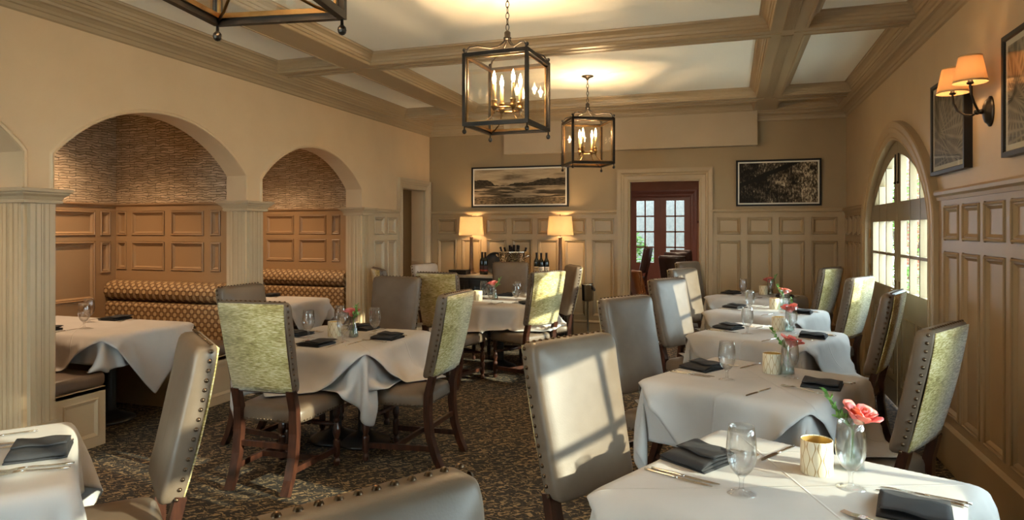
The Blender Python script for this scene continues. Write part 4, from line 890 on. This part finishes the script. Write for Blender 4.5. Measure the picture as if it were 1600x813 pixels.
# ---------------------------------------------------------------- lanterns
def mk_lantern(label, group):
    t = thing('lantern_pendant', label, 'pendant lantern', group=group)   # origin: underside of the ceiling panel
    Z0, Z1, h = 2.215-ZC, 2.685-ZC, .215; fw = .022
    bm = B()
    for sx in (-1, 1):
        for sy in (-1, 1):
            box(bm, (sx*h-fw/2, sy*h-fw/2, Z0), (sx*h+fw/2, sy*h+fw/2, Z1)); ball(bm, (sx*h, sy*h, Z1+.022), .013); tube(bm, [(sx*h, sy*h, Z1), (sx*h, sy*h, Z1+.02)], .005, 6)
            tube(bm, [(sx*h, sy*h, Z0), (sx*h, sy*h, Z0-.03)], [.004, .006], 6); ball(bm, (sx*h, sy*h, Z0-.035), .0145, sz=1.15)
    for z in (Z0+.011, Z1-.011):
        for s in (-1, 1): box(bm, (-h, s*h-fw/2, z-.0125), (h, s*h+fw/2, z+.0125)); box(bm, (s*h-fw/2, -h, z-.0125), (s*h+fw/2, h, z+.0125))
    obj('frame', bm, 'black', t)
    bm = B()
    for s in (-1, 1):
        for z in (Z0+.026, Z1-.026): box(bm, (-h+.01, s*(h-.014)-.003, z-.008), (h-.01, s*(h-.014)+.003, z+.008)); box(bm, (s*(h-.014)-.003, -h+.01, z-.008), (s*(h-.014)+.003, h-.01, z+.008))
        for s2 in (-1, 1): box(bm, (s*(h-.016)-.004, s2*(h-.016)-.004, Z0+.02), (s*(h-.016)+.004, s2*(h-.016)+.004, Z1-.02))
    obj('inner_trim', bm, 'bronze', t)
    for k in range(4):
        bm = B(); s = 1 if k % 2 else -1; a, b = -h+.012, h-.012
        P = [(a, s*(h-.004)), (b, s*(h-.004))] if k < 2 else [(s*(h-.004), a), (s*(h-.004), b)]
        quad(bm, [(*P[0], Z0+.02), (*P[1], Z0+.02), (*P[1], Z1-.02), (*P[0], Z1-.02)]); obj('glass_pane', bm, 'lpane', t)
    zt = 2.845-ZC
    for sx in (-1, 1):
        for sy in (-1, 1):
            bm = B(); q = [(.012, zt-.02), (.016, zt-.05), (.045, zt-.085), (.09, Z1+.055), (.15, Z1+.058), (.19, Z1+.045), (.205, Z1+.02), (.207, Z1-.005)]
            tube(bm, [(sx*a, sy*a, z) for a, z in q], .0065, 8); obj('scroll_arm', bm, 'black', t, True)
    bm = B(); lathe(bm, [(0, zt-.035), (.02, zt-.035), (.026, zt-.03), (.026, zt-.022), (.02, zt-.018), (.021, zt+.012), (.016, zt+.018), (.006, zt+.03), (0, zt+.03)], 18); obj('hub', bm, 'black', t, True)
    bm = B(); lathe(bm, [(0, 0), (.062, 0), (.064, -.006), (.05, -.014), (.025, -.022), (.014, -.036), (.008, -.046), (0, -.046)], 24); obj('canopy', bm, 'black', t, True)
    bm = B(); z = -.048; n = 6; L = (z-(zt+.028))/n
    for k in range(n):
        zc_ = z-L*(k+.5); r1, r2 = .011, L*.62
        pts = [((r1*math.cos(a) if k % 2 else 0), (0 if k % 2 else r1*math.cos(a)), zc_+r2*math.sin(a)) for a in [2*PI*i/12 for i in range(13)]]; tube(bm, pts, .0028, 6, False)
    obj('chain', bm, 'black', t, True)
    # candle cluster
    bm = B(); zr = 2.345-ZC; tube(bm, [(.095*math.cos(2*PI*k/24), .095*math.sin(2*PI*k/24), zr) for k in range(25)], .006, 8, False)
    for k in range(4):
        a = PI/4+k*PI/2; c, s = math.cos(a), math.sin(a); tube(bm, [(.095*c, .095*s, zr), (.11*c, .11*s, zr-.05), (.15*c, .15*s, Z0+.045), (.22*c, .22*s, Z0+.022), (.29*c, .29*s, Z0+.012)], .005, 6)
        lathe(bm, [(0, zr-.035), (.008, zr-.03), (.005, zr-.02), (.014, zr-.005), (.024, zr+.012), (.024, zr+.018), (.018, zr+.022), (.018, zr+.046), (.021, zr+.05), (.021, zr+.056), (0, zr+.056)], 14, (.095*c, .095*s, 0))
    obj('candle_holder', bm, 'bronze', t, True)
    for k in range(4):
        a = PI/4+k*PI/2; c, s = .095*math.cos(a), .095*math.sin(a)
        bm = B(); lathe(bm, [(0, zr+.05), (.012, zr+.05), (.0115, zr+.16), (.009, zr+.163), (0, zr+.163)], 14, (c, s, 0)); cd_ = obj('candle', bm, 'candle', t, True)
        bm = B(); lathe(bm, [(0, zr+.160), (.007, zr+.164), (.0125, zr+.185), (.0135, zr+.198), (.010, zr+.218), (.004, zr+.240), (0, zr+.252)], 12, (c, s, 0)); obj('flame_bulb', bm, 'bulb', cd_, True)
    for k in range(4): lamp('POINT', 'lantern_lamp', (.095*math.cos(PI/4+k*PI/2), .095*math.sin(PI/4+k*PI/2), zr+.205), LANTERN_W/4, (1, .66, .34), .0155, parent=t)
    return t
LG = 'black metal candle lanterns'
lan = mk_lantern('black glazed candle lantern hanging in the middle, largest whole one', LG); lan.location = (-1.405, 4.20, ZC); lan.rotation_euler = (0, 0, R(-3))
dup(lan, (-1.412, 6.86, ZC), R(27.5), 'black glazed candle lantern hanging farther back, near the back wall')
dup(lan, (-1.345, 1.59, ZC), R(9), 'black glazed candle lantern cut off by the top frame edge')
# ---------------------------------------------------------------- pictures
def picture(name, label, fm, u0, u1, z0, z1, depth, fw, mw, art, group=None):
    c = fm((u0+u1)/2, z0, 0); t = thing(name, label, 'picture', c, 0, group)
    def P(u, z, d): p = fm(u, z, d); return (p[0]-c[0], p[1]-c[1], p[2]-c[2])
    pa = [(u0, z0), (u0, z1), (u1, z1), (u1, z0)]
    bm = B(); pathm(bm, P, pa, [(0, 0), (0, depth), (-fw*.8, depth), (-fw, depth-.006), (-fw, depth-.014)], True); obj('frame', bm, 'frame', t)
    bm = B(); quad(bm, [P(u, z, depth-.012) for u, z in ((u0+fw, z0+fw), (u1-fw, z0+fw), (u1-fw, z1-fw), (u0+fw, z1-fw))]); obj('mount', bm, 'mat_white', t)
    e = fw+mw; bm = B(); quad(bm, [P(u, z, depth-.0105) for u, z in ((u0+e, z0+e), (u1-e, z0+e), (u1-e, z1-e), (u0+e, z1-e))]); obj('print', bm, art, t)
    return t
picture('framed_print', 'wide framed marsh landscape print above the console lamps', fB, -3.582, -2.135, 1.862, 2.447, .035, .022, .020, 'marsh')
picture('framed_print', 'framed print of mossy oak branches right of the open doorway', fB, .079, 1.085, 1.843, 2.432, .035, .022, .018, 'oak')
for a, b, l in ((4.60, 5.30, 'framed palm frond print behind the wall sconce, beside the pointed door'), (3.33, 4.03, 'framed palm frond print cut off by the right frame edge')):
    t = picture('framed_print', l, fR, a, b, 1.915, 2.53, .045, .028, .03, 'palm', 'palm frond prints')
    bm = B(); quad(bm, [(-.037, -.33, .02), (-.037, .33, .02), (-.037, .33, .595), (-.037, -.33, .595)]); obj('glazing', bm, 'lpane', t)
# ---------------------------------------------------------------- wall sconce
t = thing('wall_sconce', 'two-armed bronze wall sconce with glowing pleated linen shades', 'wall light', (XR, 4.31, 2.20))
bm = B(); L = []
for r, d in ((1, 0), (1, .008), (.85, .014), (.72, .028), (.45, .036), (.2, .040)): L.append([(-d, .055*r*math.cos(2*PI*k/24), .085*r*math.sin(2*PI*k/24)) for k in range(24)])
rings(bm, L); obj('backplate', bm, 'black', t, True)
bm = B(); tube(bm, [(-.03, 0, 0), (-.062, 0, 0)], [.016, .012], 12); ball(bm, (-.066, 0, 0), .017); obj('arm_boss', bm, 'black', t, True)
for s in (-1, 1):
    q = [(-.06, s*.004, 0), (-.075, s*.05, -.012), (-.095, s*.10, .0), (-.12, s*.135, .03), (-.138, s*.147, .075), (-.142, s*.148, .125), (-.142, s*.148, .155)]
    bm = B(); tube(bm, q, .0065, 8); lathe(bm, [(.004, .125), (.016, .13), (.018, .137), (.012, .142), (.012, .165), (0, .165)], 12, (-.142, s*.148, 0)); arm = obj('arm', bm, 'black', t, True)
    bm = B(); c = (-.142, s*.148, .136); lathe(bm, [(.082, .0), (.055, .142)], 32, c); sh = obj('shade', bm, 'shade_sconce', t, True)
    bm = B(); lathe(bm, [(.0825, -.001), (.0835, .0), (.0815, .009), (.0805, .009)], 32, c); lathe(bm, [(.056, .136), (.0575, .137), (.056, .144), (.0545, .143)], 32, c); obj('shade_trim', bm, 'shade_band', sh, True)
    bm = B(); ball(bm, (c[0], c[1], c[2]+.055), .016, sz=1.3); obj('bulb', bm, 'bulb', arm, True)
    lamp('POINT', 'sconce_lamp', (c[0], c[1], c[2]+.055), SCONCE_W, WARM, .02, parent=t)
# ---------------------------------------------------------------- console and what stands on it
t = thing('console_cabinet', 'black console cabinet with pale stone top under the marsh print', 'cabinet', (-2.975, 8.82, 0))
bm = B(); box(bm, (-.92, -.21, 0), (.92, .20, .87)); obj('body', bm, 'blackpaint', t)
bm = B(); box(bm, (-.955, -.24, .872), (.955, .22, .91), .004); obj('stone_top', bm, 'stone_top', t)
fc = lambda u, z, d: (u, -.212-d, z)
for k in range(4):
    bm = B(); a = -.905+.455*k; sheet(bm, fc, a, a+.44, .06, .84, [(a+.06, a+.38, .13, .77)], [(.008, .018), (.02, .004)], .014); pathm(bm, fc, [(a, .06), (a, .84), (a+.44, .84), (a+.44, .06)], [(0, 0), (0, .014)], True); d = obj('door', bm, 'blackpaint', t)
    bm = B(); x = a+(.41 if k % 2 == 0 else .04); tube(bm, [(x, -.226, .5), (x, -.246, .5)], .005, 8); ball(bm, (x, -.25, .5), .012); obj('knob', bm, 'bronze', d, True)
CT = .911
def mk_lamp(label, group):
    t = thing('table_lamp', label, 'lamp', group=group)
    bm = B(); lathe(bm, [(0, 0), (.075, 0), (.075, .012), (.05, .018), (.036, .03), (.034, .06), (.036, .07), (.030, .09), (.022, .50), (.026, .51), (.026, .525), (.016, .53), (0, .53)], 20); obj('base', bm, 'lampwood', t, True)
    bm = B(); tube(bm, [(0, 0, .53), (0, 0, .825)], .005, 8); ball(bm, (0, 0, .832), .010); tube(bm, [(-.16, 0, .80), (.16, 0, .80)], .002, 6); tube(bm, [(0, -.16, .80), (0, .16, .80)], .002, 6); st = obj('harp_and_finial', bm, 'bronze', t, True)
    bm = B(); lathe(bm, [(.18, .552), (.161, .812)], 40); obj('shade', bm, 'shade', t, True)
    bm = B(); ball(bm, (0, 0, .66), .028, sz=1.3); obj('bulb', bm, 'bulb', st, True)
    lamp('POINT', 'table_lamp_light', (0, 0, .66), TABLE_LAMP_W, (1, .68, .37), .03, parent=t); return t
l1 = mk_lamp('lit table lamp with drum shade beside the black box', 'table lamps on the console'); l1.location = (-3.515, 8.88, CT)
dup(l1, (-2.207, 8.88, CT), 0, 'lit table lamp with drum shade beside the three pale-labelled bottles')
def mk_bottle(label, group, lab='label_white', band=None, full=True):
    t = thing('wine_bottle', label, 'bottle', group=group)
    bm = B(); lathe(bm, [(0, .004), (.034, 0), (.0375, .006), (.0375, .185), (.034, .205), (.020, .228), (.0145, .245), (.0138, .30), (.016, .302), (.016, .314), (0, .315)], 20); obj('glass', bm, 'bottle', t, True)
    bm = B(); lathe(bm, [(.0148, .248), (.0143, .299), (.0165, .301), (.0165, .3155), (0, .316)], 16); obj('foil', bm, 'foil', t, True)
    if lab:
        bm = B(); L = [[(.0381*math.cos(a), .0381*math.sin(a), z) for a in [PI*1.05*k/18-PI*1.02 for k in range(19)]] for z in (.035, .125)]
        for k in range(18): quad(bm, [L[0][k], L[0][k+1], L[1][k+1], L[1][k]])
        lb = obj('label', bm, lab, t, True); bm = B()
        for z, hh, w in ((.098, .005, 8), (.085, .003, 6), (.062, .0025, 7)) if not band else ((.05, .018, 18),):
            L = [[(.0384*math.cos(a), .0384*math.sin(a), zz) for a in [PI*1.05*(9+(k-9)*w/18)/18-PI*1.02 for k in range(19)]] for zz in (z, z+hh)]
            for k in range(18): quad(bm, [L[0][k], L[0][k+1], L[1][k+1], L[1][k]])
        obj('label_print', bm, band or 'frame', lb, True)
    return t
def at_c(u, Y=8.80): a = (u-800)/1040; s_, c_ = math.sin(YAW), math.cos(YAW); t_ = Y/(c_+a*s_); return (-s_+a*c_)*t_
b0 = None
for u, Y, l in ((838.4, 8.80, 'left one of the three'), (845.6, 8.72, 'middle one of the three'), (853.8, 8.78, 'right one of the three')):
    if b0 is None: b0 = mk_bottle('', 'pale-labelled wine bottles'); o = b0; o.location = (at_c(u, Y), Y, CT); o['label'] = 'dark wine bottle with pale label, %s beside the lamp' % l
    else: dup(b0, (at_c(u, Y), Y, CT), .1, 'dark wine bottle with pale label, %s beside the lamp' % l)
b1 = mk_bottle('dark wine bottle with red-banded label, nearer the lamp and black box', 'red-banded wine bottles', 'label_red', 'red'); b1.location = (at_c(753.6), 8.80, CT)
dup(b1, (at_c(759.6), 8.76, CT), .2, 'dark wine bottle with red-banded label, nearer the metal bucket')
t = thing('presentation_box', 'flat black box in front of the console lamp', 'box', (-3.62, 8.70, CT)); bm = B(); box(bm, (-.13, -.09, 0), (.13, .09, .045), .004); obj('body', bm, 'blackpaint', t); bm = B(); box(bm, (-.133, -.093, .046), (.133, .093, .064), .004); obj('lid', bm, 'frame', t)
t = thing('serving_tray', 'round black tray standing upright behind the bottles', 'tray', (-3.19, 8.93, CT)); t.rotation_euler = (R(-12), 0, 0)
bm = B(); L = [[(.155*r*math.cos(2*PI*k/36), y, .157+.155*r*math.sin(2*PI*k/36)) for k in range(36)] for r, y in ((.9, 0), (1, .0), (1, -.02), (.97, -.022), (.94, -.006), (.5, -.005))]; rings(bm, L); obj('dish', bm, 'blackpaint', t, True)
# hammered bucket of bottles
t = thing('wine_bucket', 'large hammered silver wine bucket on the console', 'bucket', (-2.86, 8.80, CT))
bm = B(); lathe(bm, [(0, .0), (.17, 0), (.18, .01), (.205, .30), (.215, .315), (.217, .327), (.211, .330), (.205, .325), (.197, .30), (.172, .02), (0, .02)], 48, sy=.82); obj('bowl', bm, 'hammered', t, True)
for s in (-1, 1):
    bm = B(); tube(bm, [(s*(.20+.045*math.sin(PI*k/12)), .05*math.cos(PI*k/12), .25+.03*math.sin(PI*k/12)) for k in range(13)], .007, 8); obj('handle', bm, 'hammered', t, True)
bn = None
for k, (dx, dy, tx, ty, dz) in enumerate(((-.15, -.01, -.30, .0, .075), (-.10, .05, -.24, .1, .065), (-.05, -.03, -.06, -.1, .085), (-.02, .07, .05, .1, .09), (.03, -.03, -.1, .1, .07), (.07, .05, .1, .1, .085), (.11, -.02, .0, 0, .09), (.15, .02, .30, 0, .07))):
    lb = 'dark bottle neck rising from the hammered bucket, %s from its left rim' % ('first second third fourth fifth sixth seventh eighth'.split()[k])
    loc = (-2.86+dx*.62, 8.80+dy*.62, CT+dz+.012)
    if bn is None: bn = mk_bottle(lb, 'bottles in the hammered bucket', None); bn.location = loc; o = bn
    else: o = dup(bn, loc, 0, lb)
    o.rotation_euler = (ty*.4, tx, 0)
# wine bucket on a stand
t = thing('wine_bucket_stand', 'polished wine bucket on a floor stand before the panelled wall', 'bucket', (-1.80, 8.77, 0))
bm = B(); lathe(bm, [(0, 0), (.13, 0), (.13, .008), (.02, .03), (.011, .05), (.011, .57), (.03, .58), (.05, .59), (0, .59)], 24); obj('stand', bm, 'silver', t, True)
bm = B(); lathe(bm, [(0, .592), (.072, .592), (.078, .60), (.084, .80), (.092, .812), (.088, .815), (.08, .80), (.074, .604), (0, .604)], 28); obj('bowl', bm, 'silver', t, True)
for s in (-1, 1): bm = B(); tube(bm, [(s*(.083+.02*math.sin(PI*k/8)), .02*math.cos(PI*k/8), .75) for k in range(9)], .004, 6); obj('handle', bm, 'silver', t, True)
bm = B()
V = [[bm.verts.new((.02+.075*i/6+.008*math.sin(j), -.06+.12*j/6, .822-max(0, i-3)*.032)) for j in range(7)] for i in range(7)]
for i in range(6):
    for j in range(6): bm.faces.new((V[i][j], V[i+1][j], V[i+1][j+1], V[i][j+1]))
o = obj('service_napkin', bm, 'napkin', smooth=True, mods=[('SOLIDIFY', dict(thickness=.005))]); o.location = (-1.80, 8.77, 0); tag(o, 'black cloth draped over the rim of the floor-stand wine bucket', 'napkin')
# ---------------------------------------------------------------- the room beyond
DG = 'dark leather chairs in the room beyond'; dk = None
for x, y, f, l in ((-1.98, 12.2, (.3, 1), 'dark leather chair nearest the left door jamb in the room beyond'), (-2.15, 13.6, (.2, 1), 'dark leather chair farther along the left jamb in the room beyond'), (-2.05, 15.0, (-1, .2), 'dark leather chair in profile before the glazed doors'), (-.72, 11.0, (.4, 1), 'dark leather chair nearest the right jamb in the room beyond'), (-.78, 12.6, (.4, 1), 'dark leather chair behind the nearest right one in the room beyond'), (-.80, 14.0, (.4, 1), 'dark leather chair farthest right in the room beyond')):
    if dk is None: dk = make_chair(l, 'leather_dark', 'leather_dark', DG); o = dk
    else: o = dup(dk, (0, 0, 0), 0, l, DG)
    o.location = (x, y, 0); o.rotation_euler = (0, 0, math.atan2(-f[0], f[1]))
dress('beyond', -2.75, 15.1, .2, U_T.copy(), None, 'square table in the room beyond the open doorway', HX, HX)
o = make_chair('tan leather chair just inside the open doorway, only its top showing', 'leather_tan', 'leather_tan', None); o.location = (-1.05, 9.95, 0); o.rotation_euler = (0, 0, R(-60)); o.scale = (.9, .9, .84)
for x, y, l in ((-1.9, 11.2, 'flush ceiling panel light nearer the doorway in the room beyond'), (-1.3, 13.6, 'flush ceiling panel light farther back in the room beyond')):
    t = thing('ceiling_panel_light', l, 'ceiling light', (x, y, 2.95), 0, 'ceiling panel lights in the room beyond')
    bm = B(); box(bm, (-.32, -.32, -.03), (.32, .32, 0)); obj('housing', bm, 'trim', t)
    bm = B(); quad(bm, [(-.29, -.29, -.032), (.29, -.29, -.032), (.29, .29, -.032), (-.29, .29, -.032)]); obj('diffuser', bm, 'panel_light', t)
t = thing('ceiling_panel_light', 'added fill light panel on the hall ceiling behind the side doorway', 'ceiling light', (-5.6, 8.2, 2.6))  # added fill light, only there to brighten the hall
bm = B(); box(bm, (-.15, -.15, -.03), (.15, .15, 0)); obj('housing', bm, 'trim', t)
bm = B(); quad(bm, [(-.13, -.13, -.032), (.13, -.13, -.032), (.13, .13, -.032), (-.13, .13, -.032)]); obj('diffuser', bm, 'hall_fill', t)
# ---------------------------------------------------------------- planting outside
def shrub(x, y, z, r, h, label, n=420, seed=1, size=.07, lm='leaf'):
    rn = random.Random(seed); t = thing('leafy_shrub', label, 'shrub', (x, y, z), 0, None)
    bm = B(); sb = B()
    for k in range(7): a = rn.uniform(0, 6.28); tube(sb, [(0, 0, 0), (.3*r*math.cos(a), .3*r*math.sin(a), h*.5), (.6*r*math.cos(a), .6*r*math.sin(a), h*.85)], [.015, .01, .005], 5)
    for k in range(n):
        a, f = rn.uniform(0, 6.28), rn.uniform(0, 1); zz = h*(.08+.92*f); rr = r*math.sqrt(rn.uniform(.2, 1))*(1-.55*f*f); p = Vector((rr*math.cos(a), rr*math.sin(a), zz))
        d = Vector((math.cos(a)+rn.uniform(-.7, .7), math.sin(a)+rn.uniform(-.7, .7), rn.uniform(-.2, .8))).normalized(); w = d.cross(Vector((0, 0, 1))).normalized()*size*.4; L = size*rn.uniform(.8, 1.6)
        quad(bm, [p, p+d*L*.4+w, p+d*L+Vector((0, 0, -L*.25)), p+d*L*.4-w])
    obj('foliage', bm, lm, t); obj('stems', sb, 'wood', t)
shrub(-2.9, 19.3, -.05, .9, 1.45, 'bright green broad-leaved shrub outside the left glazed door', 700, 2, .17)
shrub(-1.15, 20.3, -.05, .45, .95, 'small green shrub at the foot of the garden wall', 300, 3, .11)
for x, y, h, l in ((2.72, 17.8, 3.3, 'nearest the house wall'), (3.55, 16.6, 3.0, 'in the middle'), (4.55, 16.2, 3.2, 'farthest from the house wall')): shrub(x, y, -.05, .42, h, 'tall narrow shrub outside the pointed doors, ' + l, 900, int(x*10), .15, 'leaf_dark')
shrub(2.5, 11.4, -.05, .6, 2.4, 'tall green shrub outside the pointed doors', 700, 5, .12)
shrub(2.1, 9.7, -.05, .4, 1.15, 'low green shrub outside the pointed doors', 260, 7, .09)

t = thing('added_shade_tree', 'added leafy tree, out of view, blocking sun from part of the room', 'tree', (5.0, 1.9, -.05))  # added out of view to keep sun off the pier, bench and centre chair
bm = B(); tube(bm, [(0, 0, 0), (.02, -.03, 1.2), (-.02, .0, 2.3), (0, 0, 3.0)], [.06, .05, .04, .02], 8); obj('trunk', bm, 'wood', t)
bm = B(); rn = random.Random(12)
for k in range(1500):
    d = Vector((rn.gauss(0, 1), rn.gauss(0, 1), rn.gauss(0, 1))).normalized()*rn.uniform(.25, 1); p = Vector((d.x*.45, d.y*.44, 3.26+d.z*.47)); q = Vector((rn.gauss(0, 1), rn.gauss(0, 1), rn.gauss(0, .6))).normalized(); w = q.orthogonal().normalized()*.05
    quad(bm, [p, p+q*.06+w, p+q*.14, p+q*.06-w])
obj('crown', bm, 'leaf', t)
